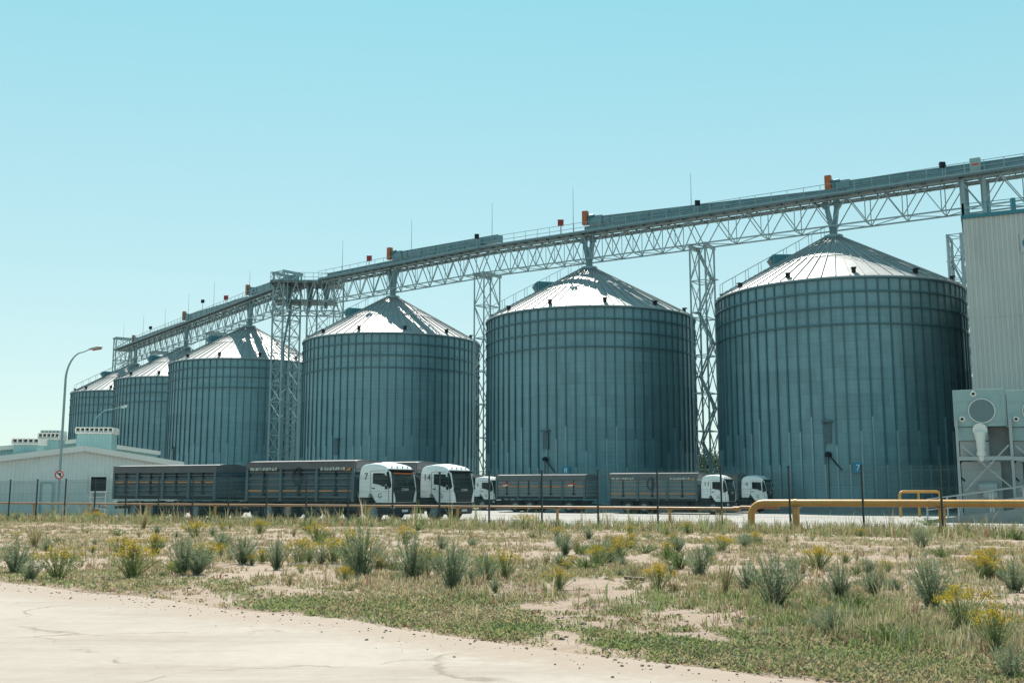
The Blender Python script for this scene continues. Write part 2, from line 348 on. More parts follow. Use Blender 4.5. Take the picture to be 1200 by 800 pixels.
# ------------------------------------------------------------------ ground, road, yard
def gz(x, y):
    n = noise.noise(V((x * .35, y * .35, 0))) * .05 + noise.noise(V((x * 1.3, y * 1.3, 4))) * .03 + noise.noise(V((x * .12, y * .12, 9))) * .06
    return n
FA = rad(30.7); fdir = V((math.cos(FA), -math.sin(FA), 0)); fnor = V((math.sin(FA), math.cos(FA), 0))
F19 = V((11.95, 35.3, 0))
def fpt(n, off=0): p = F19 + fdir * (n - 19) * 2.5 + fnor * off; p.z = G(p.y); return p
def fdist(x, y): return (V((x, y, 0)) - F19).dot(fnor)      # >0 behind the fence
edge_px = [(-260, 655), (-120, 668), (0, 680), (143, 695), (333, 717), (400, 723), (567, 747), (667, 762), (797, 775), (950, 793), (1100, 812), (1400, 850)]
edge = [gnd(*p) for p in edge_px]
def edge_y(x):
    for a, b in zip(edge, edge[1:]):
        if a.x <= x <= b.x: return a.y + (b.y - a.y) * (x - a.x) / (b.x - a.x)
    a, b = (edge[0], edge[1]) if x < edge[0].x else (edge[-2], edge[-1])
    return a.y + (b.y - a.y) * (x - a.x) / (b.x - a.x)
def terrain(x, y):
    d = y - edge_y(x); f = max(0., min(1., (d - .1) / 1.5)); fd = fdist(x, y)
    f *= max(0., min(1., (-fd + 2.0) / 3.)); 
    return G(y) + f * gz(x, y)
mb = MB()
xs = [-3500, -600, -150, -80, -60] + [-50 + i * .5 for i in range(201)] + [60, 80, 150, 600, 3500]
ys = [-3000, -300, -60, -20, 0, 2] + [3 + i * .4 for i in range(170)] + [75, 80, 100, 150, 300, 800, 2500, 7000]
vs = [(x, y, terrain(x, y) if -50 <= x <= 50 and 2 < y < 72 else G(y)) for y in ys for x in xs]
nx = len(xs); mb.raw(vs, [(j * nx + i, j * nx + i + 1, (j + 1) * nx + i + 1, (j + 1) * nx + i) for j in range(len(ys) - 1) for i in range(nx - 1)])
tag(mb.build('ground', M['soil'], smooth=True), kind='structure')

mb = MB()      # dusty road in the near corner, ragged edge
N_ = 420; x0, x1 = -30., 14.
top = []; bot = []
for i in range(N_ + 1):
    x = x0 + (x1 - x0) * i / N_
    jit = noise.noise(V((x * .9, 3, 0))) * .22 + noise.noise(V((x * 5, 7, 0))) * .07
    y = edge_y(x) + jit; top.append(V((x, y, G(y) + .006))); yy = -25; bot.append(V((x, yy, G(-20) + .006)))
tsteps = [0, .006, .012, .02, .03, .045, .065, .09, .12, .16, .22, .3, .4, .5, .62, .75, .88, 1.]
rows = len(tsteps) - 1
grid = []; blend = []
for r in range(rows + 1):
    t = tsteps[r]; blend += [min(1., t / .05)] * (N_ + 1)
    for i in range(N_ + 1):
        y = top[i].y + (bot[i].y - top[i].y) * t; grid.append(V((top[i].x, y, G(y) + .006 - (.03 if r == 0 else 0))))
mb.raw(grid, [(r * (N_ + 1) + i, r * (N_ + 1) + i + 1, (r + 1) * (N_ + 1) + i + 1, (r + 1) * (N_ + 1) + i) for r in range(rows) for i in range(N_)])
ro = tag(mb.build('road', M['road'], smooth=True), kind='structure')
at_ = ro.data.attributes.new('blend', 'FLOAT', 'POINT'); at_.data.foreach_set('value', blend)

mb = MB()      # concrete yard behind the gas pipe
def ypt(s, o): p = F19 + fdir * s + fnor * o; return V((p.x, p.y, G(p.y) + .012))
ss = [-220 + i * 4 for i in range(95)]; oo = [2.6, 3.5, 5, 8, 12, 18, 25, 33, 42, 55, 80, 130, 220]
yv = []
for o in oo:
    for s_ in ss:
        jj = noise.noise(V((s_ * .2, 1, 2))) * .4 if o == 2.6 else 0
        yv.append(ypt(s_, o + jj))
n_ = len(ss); mb.raw(yv, [(j * n_ + i, j * n_ + i + 1, (j + 1) * n_ + i + 1, (j + 1) * n_ + i) for j in range(len(oo) - 1) for i in range(n_ - 1)])
tag(mb.build('concrete_yard', M['yard']), kind='structure')

# ------------------------------------------------------------------ silos
R, EZ, AZ_ = 11.5, 18.08, 24.39
H = EZ - FL; HA = AZ_ - FL
SC = [(31.75, 98.64), (8.73, 113.31), (-15.5, 131.14), (-40.39, 155.94), (-57.83, 179.95), (-75.86, 204.68)]
SL = ['nearest grain silo on the right, blue plate with number 7 on its wall',
      'second grain silo from the right, small blue plate with number 8 low on its wall',
      'third grain silo from the right, rising behind the white cabs 7 and 14',
      'fourth grain silo from the right, just left of the big lattice transfer tower',
      'fifth grain silo from the right, partly hidden, its wall cut off by the fourth one',
      'smallest looking farthest grain silo at the left end of the row']
def cone_z(r): return H + .05 + (HA - .15 - H - .05) * (11.68 - r) / (11.68 - .75)
def make_silo():
    t = thing('grain_silo', SL[0], 'silo', group='galvanised grain silos in a row')
    mb = MB(); mb.lathe([(R, -.3), (R, H * .25), (R, H * .5), (R, H * .75), (R, H)], 144); mb.build('wall', M['silo'], t, True)
    mb = MB(); mb.lathe([(R + .35, -.3), (R + .35, .35), (R + .02, .42)], 96); mb.build('foundation', M['concretewall'], t)
    ns = 72
    mb = MB()
    for k in range(ns):
        a = 2 * math.pi * (k + .5) / ns; c, s = math.cos(a), math.sin(a)
        ra, ta = V((c, s, 0)), V((-s, c, 0))
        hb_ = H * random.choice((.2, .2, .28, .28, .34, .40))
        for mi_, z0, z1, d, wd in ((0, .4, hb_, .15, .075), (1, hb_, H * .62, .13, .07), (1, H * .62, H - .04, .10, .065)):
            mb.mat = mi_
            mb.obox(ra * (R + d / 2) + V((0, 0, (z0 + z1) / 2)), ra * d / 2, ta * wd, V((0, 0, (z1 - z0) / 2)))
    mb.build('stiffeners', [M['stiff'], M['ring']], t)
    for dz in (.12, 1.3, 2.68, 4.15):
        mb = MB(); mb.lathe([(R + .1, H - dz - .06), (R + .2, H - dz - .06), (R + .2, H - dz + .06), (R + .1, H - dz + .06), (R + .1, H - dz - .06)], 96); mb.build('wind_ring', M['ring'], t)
    # roof
    mb = MB(); rr = 6.3
    mb.lathe([(11.72, cone_z(11.68) - .12), (11.68, cone_z(11.68)), (rr, cone_z(rr)), (rr - .01, cone_z(rr) + .07), (.75, cone_z(.75)), (.75, HA + .05), (.0, HA + .06)], 144)
    rf = mb.build('roof', M['roof'], t)
    mb = MB()
    for k in range(60):
        a = 2 * math.pi * k / 60; c, s = math.cos(a), math.sin(a); ta = V((-s, c, 0))
        r1 = .8 if k % 2 == 0 else 4.2
        p0 = V((c * 11.66, s * 11.66, cone_z(11.66) + .05)); p1 = V((c * r1, s * r1, cone_z(r1) + .09))
        d = p1 - p0; up = d.normalized().cross(ta)
        mb.obox((p0 + p1) / 2, d / 2, ta * .028, up.normalized() * .05)
    mb.build('roof_ribs', M['roof'], rf)
    mb = MB(); mb.lathe([(.9, HA - .3), (.9, HA + .1), (.35, HA + .25), (.35, HA + .6)], 24, caps=True); mb.build('roof_collar', M['stiff'], t)
    for k in range(12):       # small roof vents standing along the eave
        a = 2 * math.pi * (k + .27) / 12; c, s = math.cos(a), math.sin(a); ra, ta = V((c, s, 0)), V((-s, c, 0))
        r = 10.9; p = V((c * r, s * r, cone_z(r)))
        mb = MB(); mb.obox(p + V((0, 0, .17)), ra * .15, ta * .17, V((0, 0, .19)))
        mb.obox(p + V((0, 0, .39)) + ra * .06, ra * .25, ta * .22, V((0, 0, .045))); mb.build('roof_vent', M['dark'], t, bevel=.02)
    # stair with handrail up the left of the roof
    a = rad(203); c, s = math.cos(a), math.sin(a); ra, ta = V((c, s, 0)), V((-s, c, 0))
    mb = MB(); n = 22
    for k in range(n):
        r = 11.4 - (11.4 - 1.2) * k / (n - 1); mb.obox(ra * r + V((0, 0, cone_z(r) + .16)), ra * .16, ta * .4, V((0, 0, .025)))
    for sd_ in (-.42, .42):
        mb.beam(ra * 11.5 + ta * sd_ + V((0, 0, cone_z(11.5) + .14)), ra * 1.1 + ta * sd_ + V((0, 0, cone_z(1.1) + .2)), .06, .12)
        mb.beam(ra * 11.5 + ta * sd_ + V((0, 0, cone_z(11.5) + 1.2)), ra * 1.1 + ta * sd_ + V((0, 0, cone_z(1.1) + 1.25)), .045)
        for k in range(9):
            r = 11.5 - k * 1.3; mb.beam(ra * r + ta * sd_ + V((0, 0, cone_z(r) + .1)), ra * r + ta * sd_ + V((0, 0, cone_z(r) + 1.22)), .045)
    mb.build('roof_stair', M['steel'], t)
    # hooded exhaust duct near the top, left
    a = rad(196); c, s = math.cos(a), math.sin(a); ra, ta = V((c, s, 0)), V((-s, c, 0))
    mb = MB(); zc = cone_z(5.0)
    mb.raw([ra * r + ta * y + V((0, 0, z)) for y in (-.75, .75) for r, z in ((3.9, cone_z(3.9) - .02), (5.4, cone_z(5.4) - .02), (6.1, cone_z(6.1) + .25), (6.5, cone_z(6.1) + .85), (6.2, cone_z(6.1) + 1.25), (3.9, cone_z(6.1) + 1.25))],
           [(0, 1, 2, 3, 4, 5), (11, 10, 9, 8, 7, 6)] + [(i, (i + 1) % 6, 6 + (i + 1) % 6, 6 + i) for i in range(6)])
    mb.build('exhaust_hood', M['bluepaint'], t)
    return t
def hatch(t, deg):
    # hatch and sampling arm on the front
    a = rad(deg); c, s = math.cos(a), math.sin(a); ra, ta = V((c, s, 0)), V((-s, c, 0))
    mb = MB(); p = ra * (R + .12) + V((0, 0, 6.7)); mb.obox(p, ra * .12, ta * .3, V((0, 0, .8))); mb.obox(p + V((0, 0, 1.0)) + ra * .12, ra * .3, ta * .44, V((0, 0, .08)))
    mb.build('inspection_hatch', M['hatch'], t)
    mb = MB(); p = ra * (R + .3) + V((0, 0, 4.9))
    mb.lathe([(.28, -.18), (.28, .1), (.1, .22)], 14, c=p, caps=True); mb.tube([p, p + ta * .75 + V((0, 0, -.95)), p + ta * 1.1 + V((0, 0, -1.35))], .055, 8); mb.tube([p, p - ta * .03 + V((0, 0, -4.6))], .04, 8)
    mb.build('sampling_arm', M['dark'], t)
def plate(t, body, deg):
    a = rad(deg); c, s = math.cos(a), math.sin(a); ra, ta = V((c, s, 0)), V((-s, c, 0))
    p = ra * (R + .26) + V((0, 0, 3.75)); mb = MB(); mb.obox(p, ra * .02, ta * .38, V((0, 0, .4))); o = mb.build('number_plate', M['sign'], t)
    q = p + ra * .024
    Mx = Matrix(((ta.x, 0, ra.x, q.x), (ta.y, 0, ra.y, q.y), (0, 1, 0, q.z), (0, 0, 0, 1)))
    text('plate_number', body, .7, M['whiteink'], Mx, o)
s0 = make_silo()
silos = []
for i, (x, y) in enumerate(SC):
    rz = -math.atan2(x, y); t = s0 if i == 0 else dup(s0, label=SL[i]); t.location = (x, y, FL); t.rotation_euler = (0, 0, rz); silos.append(t)
silos[2].scale = (.975, .975, 1)
plate(silos[0], '7', -84.5); plate(silos[1], '8', -102.5)
for t_, dg_ in zip(silos, (-96, -113, -124, -150)): hatch(t_, dg_)

# ------------------------------------------------------------------ conveyor bridges
ZB = AZ_ + .85; ZT = ZB + 2.7; ZD = ZT + .25
S = [V((x, y, 0)) for x, y in SC]
dA = (S[0] - S[1]).normalized()
def on_line(a, d, px, z=26):
    lo, hi = -40., 40.
    f = lambda t: pxof((a.x + d.x * t, a.y + d.y * t, z))[0] - px
    s_ = 1 if f(hi) > f(lo) else -1
    lo, hi = -55., 62.
    for _ in range(60):
        m = (lo + hi) / 2
        if f(m) * s_ > 0: hi = m
        else: lo = m
    return a + d * lo
PR = S[0] + dA * 40            # beyond the right frame edge
T12 = on_line(S[1], dA, 822); 
T23 = S[1] - dA * ((S[1] - on_line(S[1], dA, 571)).length)
dA2 = (T23 - S[2]).normalized()
dB = (S[3] - S[5]).normalized()
# the transfer tower: where the run of the right three silos meets the run of the left three
PT = S[2] - dA2 * 13.0
dA3 = dA2
PB0 = S[3] + dB * 15.5
PB1 = S[5] - dB * 9.5
def truss(mb, a, b, zb, zt, hw, n, w=.13, wd=.085):
    d = (b - a); L_ = d.length; t = d.normalized(); nr = V((-t.y, t.x, 0))
    for sd_ in (-1, 1):
        o = nr * hw * sd_
        mb.beam(a + o + V((0, 0, zb)), b + o + V((0, 0, zb)), w); mb.beam(a + o + V((0, 0, zt)), b + o + V((0, 0, zt)), w)
        for k in range(n):
            p0 = a + d * (k / n) + o; pm = a + d * ((k + .5) / n) + o; p1 = a + d * ((k + 1) / n) + o
            mb.beam(p0 + V((0, 0, zb)), pm + V((0, 0, zt)), wd); mb.beam(pm + V((0, 0, zt)), p1 + V((0, 0, zb)), wd)
            if k: mb.beam(p0 + V((0, 0, zb)), p0 + V((0, 0, zt)), wd * .8)
    for k in range(n + 1):
        p0 = a + d * (k / n)
        mb.beam(p0 + nr * hw + V((0, 0, zb)), p0 - nr * hw + V((0, 0, zb)), wd)
        if k < n:
            p1 = a + d * ((k + 1) / n); sg = 1 if k % 2 else -1
            mb.beam(p0 + nr * hw * sg + V((0, 0, zb)), p1 - nr * hw * sg + V((0, 0, zb)), wd * .8)
            pm = a + d * ((k + .5) / n)
            mb.beam(pm + nr * hw + V((0, 0, zt)), pm - nr * hw + V((0, 0, zt)), wd * 1.4)
            mb.beam(p0 + nr * hw * sg + V((0, 0, zt)), p1 - nr * hw * sg + V((0, 0, zt)), wd * .9)
def bridge(label, a, b, n, rails=(-1, 1)):
    a, b = V((a.x, a.y, 0)), V((b.x, b.y, 0)); d = b - a; t_ = d.normalized(); nr = V((-t_.y, t_.x, 0))
    t = thing('conveyor_bridge', label, 'conveyor bridge', (a.x, a.y, ZB), group='lattice conveyor bridges over the silos', world=True)
    hw = 1.15
    mb = MB(); truss(mb, a, b, ZB, ZT, hw, n); mb.build('truss', M['steel'], t)
    mb = MB()
    for sd_ in (-1, 1): mb.obox((a + b) / 2 + nr * 1.24 * sd_ + V((0, 0, ZD - .06)), d / 2, nr * .5, V((0, 0, .02)))
    mb.obox((a + b) / 2 + V((0, 0, ZD - .06)), d / 2, nr * .3, V((0, 0, .02)))
    for sd_ in (-1, 1): mb.beam(a + nr * 1.78 * sd_ + V((0, 0, ZD - .05)), b + nr * 1.78 * sd_ + V((0, 0, ZD - .05)), .07, .17)
    m_ = int(d.length / 1.5)
    for k in range(m_ + 1): p = a + d * k / m_; mb.beam(p + nr * 1.75 + V((0, 0, ZD - .18)), p - nr * 1.75 + V((0, 0, ZD - .15)), .08, .12)
    mb.build('walkway', M['deck'], t)
    for sd_ in rails:
        mb = MB(); o = nr * 1.75 * sd_
        for hh in (.55, 1.1): mb.beam(a + o + V((0, 0, ZD + hh)), b + o + V((0, 0, ZD + hh)), .045)
        mb.beam(a + o + V((0, 0, ZD + .1)), b + o + V((0, 0, ZD + .1)), .02, .16)
        k_ = max(2, int(d.length / 1.6))
        for k in range(k_ + 1): p = a + d * k / k_ + o; mb.beam(p + V((0, 0, ZD)), p + V((0, 0, ZD + 1.1)), .045)
        mb.build('handrail', M['steel'], t)
    return t
TB = S[0] + dA * 24.0
bridge('lattice conveyor bridge over the nearest right silo, ending on the grey cladded tower', TB, T12 + dA * .03, 11)
bridge('lattice conveyor bridge over the second silo from the right, between two slim towers', T12 - dA * .03, T23 + dA * .1, 11)
bridge('lattice conveyor bridge over the third silo, running to the big transfer tower', T23 - dA2 * .1, PT, 11)
bridge('lattice conveyor bridge over the three far left silos', PB0, PB1, 26)
bridge('short conveyor bridge continuing past the cladded tower to the right frame edge', PR, TB + dA * .3, 6)

def conveyor(label, a, b, h0, h1, drop, off=0., legs=True):
    """box casing from tail a (height h0 over the walkway) to head b (height h1), drive box at the head, spouts down to the silo"""
    a, b = V((a.x, a.y, 0)), V((b.x, b.y, 0)); d = b - a; t_ = d.normalized(); nr = V((-t_.y, t_.x, 0))
    a += nr * off; b += nr * off
    t = thing('chain_conveyor', label, 'conveyor', (b.x, b.y, ZD), group='chain conveyors on the bridges', world=True)
    A, B = a + V((0, 0, ZD + h0)), b + V((0, 0, ZD + h1)); D = B - A; up = nr.cross(D.normalized()); up = up if up.z > 0 else -up
    mb = MB(); mb.obox((A + B) / 2 + up * .38, D / 2, nr * .42, up * .36)
    mb.obox((A + B) / 2 + up * .78, D / 2, nr * .5, up * .035); mb.obox((A + B) / 2 + up * .40, D / 2, nr * .47, up * .03)
    k_ = int(D.length / 2.4)
    for k in range(k_ + 1): mb.obox(A + D * k / k_ + up * .38, t_ * .04, nr * .5, up * .42)
    mb.obox(B - D.normalized() * .6 + up * .42, D.normalized() * .9, nr * .55, up * .5)
    mb.build('casing', M['casing'], t)
    mb = MB()
    for k in range(1, k_ + 1):
        p = A + D * k / k_
        for sd_ in (-.4, .4): mb.beam(V((p.x, p.y, ZD)) + nr * sd_, p + nr * sd_, .09)
    mb.build('supports', M['steel'], t)
    mb = MB(); c = B + t_ * .55 - nr * 0 + V((0, 0, .75)); sdv = -nr if nr.y > 0 else nr
    mb.obox(c + sdv * .55, t_ * .3, nr * .28, V((0, 0, .8))); o1 = mb.build('drive_housing', M['orange'], t, bevel=.03)
    mb = MB(); p = c + sdv * .5 - t_ * .3 + V((0, 0, .15)); mb.tube([p, p - t_ * .8], .2, 12); mb.tube([p - t_ * .35, p - t_ * .35 + V((0, 0, -.6))], .1, 8); mb.build('motor', M['bluepaint'], t)
    if drop is not None:
        mb = MB(); q = V((drop.x, drop.y, 0))
        for k, (dx, zt) in enumerate(((-.62, ZD), (.5, ZD))):
            p0 = q - t_ * dx + V((0, 0, ZT - .1)); p1 = q - t_ * dx * .85 + V((0, 0, ZB + 1.2)); p2 = q - t_ * dx * .12 + V((0, 0, AZ_ + .45))
            mb.beam(p0, p2, .42, .42, up=nr); mb.beam(p0 + V((0, 0, .1)), p0 - V((0, 0, .5)), .6, .6, up=nr)
        mb.lathe([(.38, -.5), (.38, .3), (.5, .35), (.5, .45)], 16, c=q + V((0, 0, AZ_ + .7)), caps=True)
        mb.build('spouts', M['casing'], t)
    return t
conveyor('upper conveyor casing with orange drive box above the nearest right silo', PR, S[0] + dA * .4, .05, .75, S[0])
conveyor('conveyor casing with orange drive box above the second silo from the right', S[0] - dA * .5, S[1] + dA * .4, .15, 1.15, S[1])
conveyor('conveyor casing with orange drive box above the third silo from the right', T23 + dA * 24.5, T23 - dA * .0, .12, .55, None, off=.0) if False else None
conveyor('conveyor casing with orange drive box above the third silo from the right', T23 + (T23 - S[2]).normalized() * 2.0, S[2] + dA2 * .4, .75, 1.15, S[2])
conveyor('conveyor casing with orange drive box above the fourth silo, left of the transfer tower', PB0 + dB * 1, S[3] + dB * .5, .7, 1.15, S[3])
conveyor('conveyor casing with orange drive box above the fifth silo', S[3] - dB * .5, S[4] + dB * .5, .15, 1.1, S[4])
conveyor('conveyor casing above the farthest left silo', S[4] - dB * .5, S[5] + dB * .5, .12, .5, S[5])
# low return conveyor lying on the deck beside the others
def lowcasing(label, a, b, off):
    a, b = V((a.x, a.y, 0)), V((b.x, b.y, 0)); d = b - a; t_ = d.normalized(); nr = V((-t_.y, t_.x, 0)); 
    if nr.y > 0: nr = -nr
    a += nr * off; b += nr * off
    t = thing('chain_conveyor', label, 'conveyor', (b.x, b.y, ZD), group='chain conveyors on the bridges', world=True)
    mb = MB(); mb.obox((a + b) / 2 + V((0, 0, ZD + .42)), d / 2, nr * .36, V((0, 0, .32))); mb.obox((a + b) / 2 + V((0, 0, ZD + .77)), d / 2, nr * .43, V((0, 0, .03)))
    k_ = int(d.length / 2.4)
    for k in range(k_ + 1): mb.obox(a + d * k / k_ + V((0, 0, ZD + .42)), t_ * .04, nr * .43, V((0, 0, .36)))
    mb.build('casing', M['casing'], t)
lowcasing('low conveyor casing on the deck from the frame edge to the second silo', PR, S[1], .55)
lowcasing('low conveyor casing on the deck from the slim tower to the transfer tower', T23 - dA2 * .4, PT + dA2 * 1., .55)

# ------------------------------------------------------------------ lattice towers
def lattice(mb, c, ax, ay, z0, z1, w, step, wb=.07):
    cs = [c + ax + ay, c + ax - ay, c - ax - ay, c - ax + ay]
    for p in cs: mb.beam(p + V((0, 0, z0)), p + V((0, 0, z1)), w)
    n = max(1, round((z1 - z0) / step))
    for k in range(n):
        a, b = z0 + (z1 - z0) * k / n, z0 + (z1 - z0) * (k + 1) / n
        for i in range(4):
            p, q = cs[i], cs[(i + 1) % 4]
            mb.beam(p + V((0, 0, b)), q + V((0, 0, b)), wb)
            if (p - q).length < 1.9:
                if k % 2: mb.beam(p + V((0, 0, a)), q + V((0, 0, b)), wb)
                else: mb.beam(q + V((0, 0, a)), p + V((0, 0, b)), wb)
            else:
                mb.beam(p + V((0, 0, a)), q + V((0, 0, b)), wb); mb.beam(q + V((0, 0, a)), p + V((0, 0, b)), wb)
        mb.beam(cs[0] + V((0, 0, b)), cs[2] + V((0, 0, b)), wb * .8)
def tower(label, c, d, hw, hl, z1, step=4.0, w=.2, ladder=True, name='lattice_tower', wb=.08):
    d = V((d.x, d.y, 0)).normalized(); nr = V((-d.y, d.x, 0)); c = V((c.x, c.y, 0))
    t = thing(name, label, 'tower', (c.x, c.y, FL), group='lattice towers carrying the conveyor', world=True)
    mb = MB(); lattice(mb, c, d * hw, nr * hl, FL, z1, w, step, wb); mb.build('frame', M['steel'], t)
    mb = MB()
    for sd_ in (-1, 1): mb.beam(c + d * hw * sd_ + nr * (hl + .25) + V((0, 0, z1 - .15)), c + d * hw * sd_ - nr * (hl + .25) + V((0, 0, z1 - .15)), .22, .36)
    mb.build('head_beam', M['steel'], t)
    if ladder:
        mb = MB(); o = c + nr * (hl * .55); l = d * (hw + .12)
        k = 0; z = FL
        while z < z1 - 3.5:
            for s_ in (-.3, .3): mb.beam(o + (l if k % 2 else -l) * .8 + nr * s_ + V((0, 0, z)), o - (l if k % 2 else -l) * .8 + nr * s_ + V((0, 0, z + 3.4)), .05, .18)
            mb.obox(o - (l if k % 2 else -l) + V((0, 0, z + 3.4)), d * .35, nr * .6, V((0, 0, .03)))
            z += 3.4; k += 1
        mb.build('stair', M['steel'], t)
    mb = MB()
    for sx in (-1, 1):
        for sy in (-1, 1): p = c + d * hw * sx + nr * hl * sy; mb.box(p.x - .4, p.x + .4, p.y - .4, p.y + .4, FL - .2, FL + .25)
    mb.build('footing', M['concretewall'], t)
    return t
tower('slim lattice tower standing between the two nearest right silos', T12, dA, .85, 1.25, ZB + .0, w=.17)
tower('slim lattice tower standing between the second and third silos from the right', T23, dA2, .75, 1.45, ZB, w=.17, ladder=False)
tp = on_line(PT, dA2, 337)
# big transfer tower
c0 = V(at(331, 520, PT.y + 2.)); c0.z = 0
tt = tower('tall heavy lattice transfer tower between the third and fourth silos', c0, V((math.cos(rad(40)), -math.sin(rad(40)), 0)), 1.15, 1.5, ZD + 1.6, 2.3, .22, False, 'transfer_tower', .075)
d_ = V((math.cos(rad(40)), -math.sin(rad(40)), 0)); n_v = V((-d_.y, d_.x, 0))
c1 = V(at(382, 330, PT.y + 2.5)); c1.z = 0
tower('broad lattice frame right of the transfer tower, rising behind the third silo', c1, V((1, -.25, 0)), 2.0, 1.6, ZD + .4, 4.3, .2, False)
c2 = V(at(352, 330, PT.y + 2.)); c2.z = 0
# platform joining them
pt_ = thing('transfer_platform', 'railed platform with dark hoppers on top of the transfer tower', 'platform', (c2.x, c2.y, ZD), world=True)
mb = MB(); mid = (c0 + c1) / 2; dd = (c1 - c0).normalized(); nn = V((-dd.y, dd.x, 0)); hl_ = (c1 - c0).length / 2 + 2.0
mb.obox(mid + V((0, 0, ZD)), dd * hl_, nn * 2.6, V((0, 0, .06)))
mb.obox(mid + V((0, 0, ZD - 2.6)), dd * hl_ * .9, nn * 2.2, V((0, 0, .05)))
for k in range(8):
    p = mid + dd * hl_ * (-1 + 2 * k / 7); mb.beam(p - nn * 2.6 + V((0, 0, ZD - .2)), p + nn * 2.6 + V((0, 0, ZD - .2)), .12, .2)
mb.build('deck', M['deck'], pt_)
mb = MB(); truss(mb, mid - dd * hl_, mid + dd * hl_, ZB - 1.2, ZD - .1, 2.3, 4, .15, .1); mb.build('frame', M['steel'], pt_)
mb = MB()
for sd_ in (-1, 1):
    for hh in (.55, 1.15): mb.beam(mid - dd * hl_ + nn * 2.6 * sd_ + V((0, 0, ZD + hh)), mid + dd * hl_ + nn * 2.6 * sd_ + V((0, 0, ZD + hh)), .05); mb.beam(mid + dd * hl_ * sd_ + nn * 2.6 + V((0, 0, ZD + hh)), mid + dd * hl_ * sd_ - nn * 2.6 + V((0, 0, ZD + hh)), .05)
    for k in range(9): p = mid + dd * hl_ * (-1 + 2 * k / 8) + nn * 2.6 * sd_; mb.beam(p + V((0, 0, ZD)), p + V((0, 0, ZD + 1.15)), .05)
mb.build('handrail', M['steel'], pt_)
mb = MB()
for k in (-.55, .1, .6):
    p = mid + dd * hl_ * k; mb.lathe([(.2, -3.4), (.25, -2.2), (.5, -1.0), (.5, .2)], 14, c=p + V((0, 0, ZD)), caps=True)
mb.tube([mid - dd * 2 + V((0, 0, ZD - 2.5)), mid - dd * 3 + V((0, 0, ZD - 9)), c0 + V((0, 0, ZD - 14))], .16, 10)
mb.build('hopper', M['casing'], pt_)
tower('slim lattice tower between the fourth and fifth silos', (S[3] + S[4]) / 2, dB, .8, 1.3, ZB, ladder=False)
tower('slim lattice tower between the fifth and the farthest silos', (S[4] + S[5]) / 2, dB, .8, 1.3, ZB, ladder=False)
tower('lattice end tower behind the farthest silo at the left end of the conveyor', PB1, dB, .9, 1.6, ZD + 2.6, 2.4)
tower('lattice tower seen between the nearest silo and the grey cladded building', at(1123.5, 330, 112), dA, .7, 1.2, at(1123, 277, 112).z, 2.6, .26)

# lightning rods, floodlights, control boxes on the bridges
def bridge_pt(px, z=ZD):
    if px > 571: a, d = S[1], dA
    elif px > 372: a, d = S[2], dA2
    else: a, d = S[4], dB
    p = on_line(a, d, px, z); p.z = z; return p, d
def nearside(d): n = V((-d.y, d.x, 0)); return n if n.y < 0 else -n
rods = [(805.5, 203, 'right of the slim tower by the nearest silo'), (666, 220, 'above the second silo, by the red box'), (569, 238, 'above the slim tower between the second and third silos'), (474, 257, 'above the third silo'), (393, 282, 'just right of the transfer tower'),
        (283, 317, 'above the fourth silo'), (241.6, 330, 'left of the fourth silo top'), (212, 345, 'above the fifth silo'), (185, 362, 'between the fifth and farthest silos'), (159.6, 369, 'above the farthest silo'), (137, 380, 'at the far left end of the bridge')]
for px, py, wh in rods:
    p, d = bridge_pt(px); q = p - nearside(d) * 1.2; top_z = at(px, py, q.y).z
    mb = MB(); h_ = top_z - ZD; mb.tube([(0, 0, -.05), (0, 0, h_ * .45), (0, 0, h_)], [.05, .035, .018], 6)
    o = mb.build('lightning_rod', M['steel']); o.location = q; tag(o, 'thin lightning rod ' + wh, 'lightning rod', 'lightning rods along the conveyor bridge')
for px, fy, wh in ((825, 238, 'on the bridge beside the slim tower by the nearest silo'), (1109, 193.5, 'on the upper casing left of the grey cladded building'), (570, 277, 'on the bridge above the slim tower left of the second silo'), (249, 353, 'on the bridge just left of the fourth silo top'), (187, 384, 'on the bridge between the fifth and farthest silos')):
    p, d = bridge_pt(px); q = p + nearside(d) * 1.75
    t = thing('floodlight', 'small dark floodlight ' + wh, 'floodlight', q, 0, 'floodlights on the conveyor bridge')
    hh = max(.9, at(px, fy, q.y).z - ZD - .25)
    mb = MB(); mb.tube([(0, 0, -.05), (0, 0, hh)], .04, 8); mb.build('pole', M['steel'], t)
    mb = MB(); mb.obox((0, -.05, hh + .25), (.27, 0, 0), (0, .14, -.06), (0, .08, .24)); mb.build('lamp_head', M['dark'], t, bevel=.03)
for px, wh in ((666, 'second silo'), (444, 'third silo'), (277, 'fourth silo')):
    p, d = bridge_pt(px); q = p + nearside(d) * 1.75
    t = thing('control_box', 'small red control box on a post left of the orange drive above the ' + wh, 'control box', q, 0, 'red control boxes on the conveyor bridge')
    mb = MB(); mb.beam((0, 0, 0), (0, 0, 1.2), .09); mb.build('post', M['steel'], t)
    mb = MB(); mb.box(-.33, .33, -.12, .12, 1.1, 1.75); mb.box(-.36, .36, -.16, .16, 1.75, 1.8); mb.build('box', M['red'], t, bevel=.02)
p = at(1146, 205, bridge_pt(1146)[0].y); p.z = ZD
t = thing('control_cabinet', 'pale cabinet with red band on the bridge above the cladded building', 'cabinet', p + nearside(dA) * 1.2, -rad(30)); mb = MB(); mb.box(-.45, .45, -.3, .3, .0, 1.5); mb.build('cabinet', M['machine'], t, bevel=.02)
mb = MB(); mb.box(-.3, .3, -.315, -.3, .8, .95); mb.build('red_band', M['redstripe'], t)

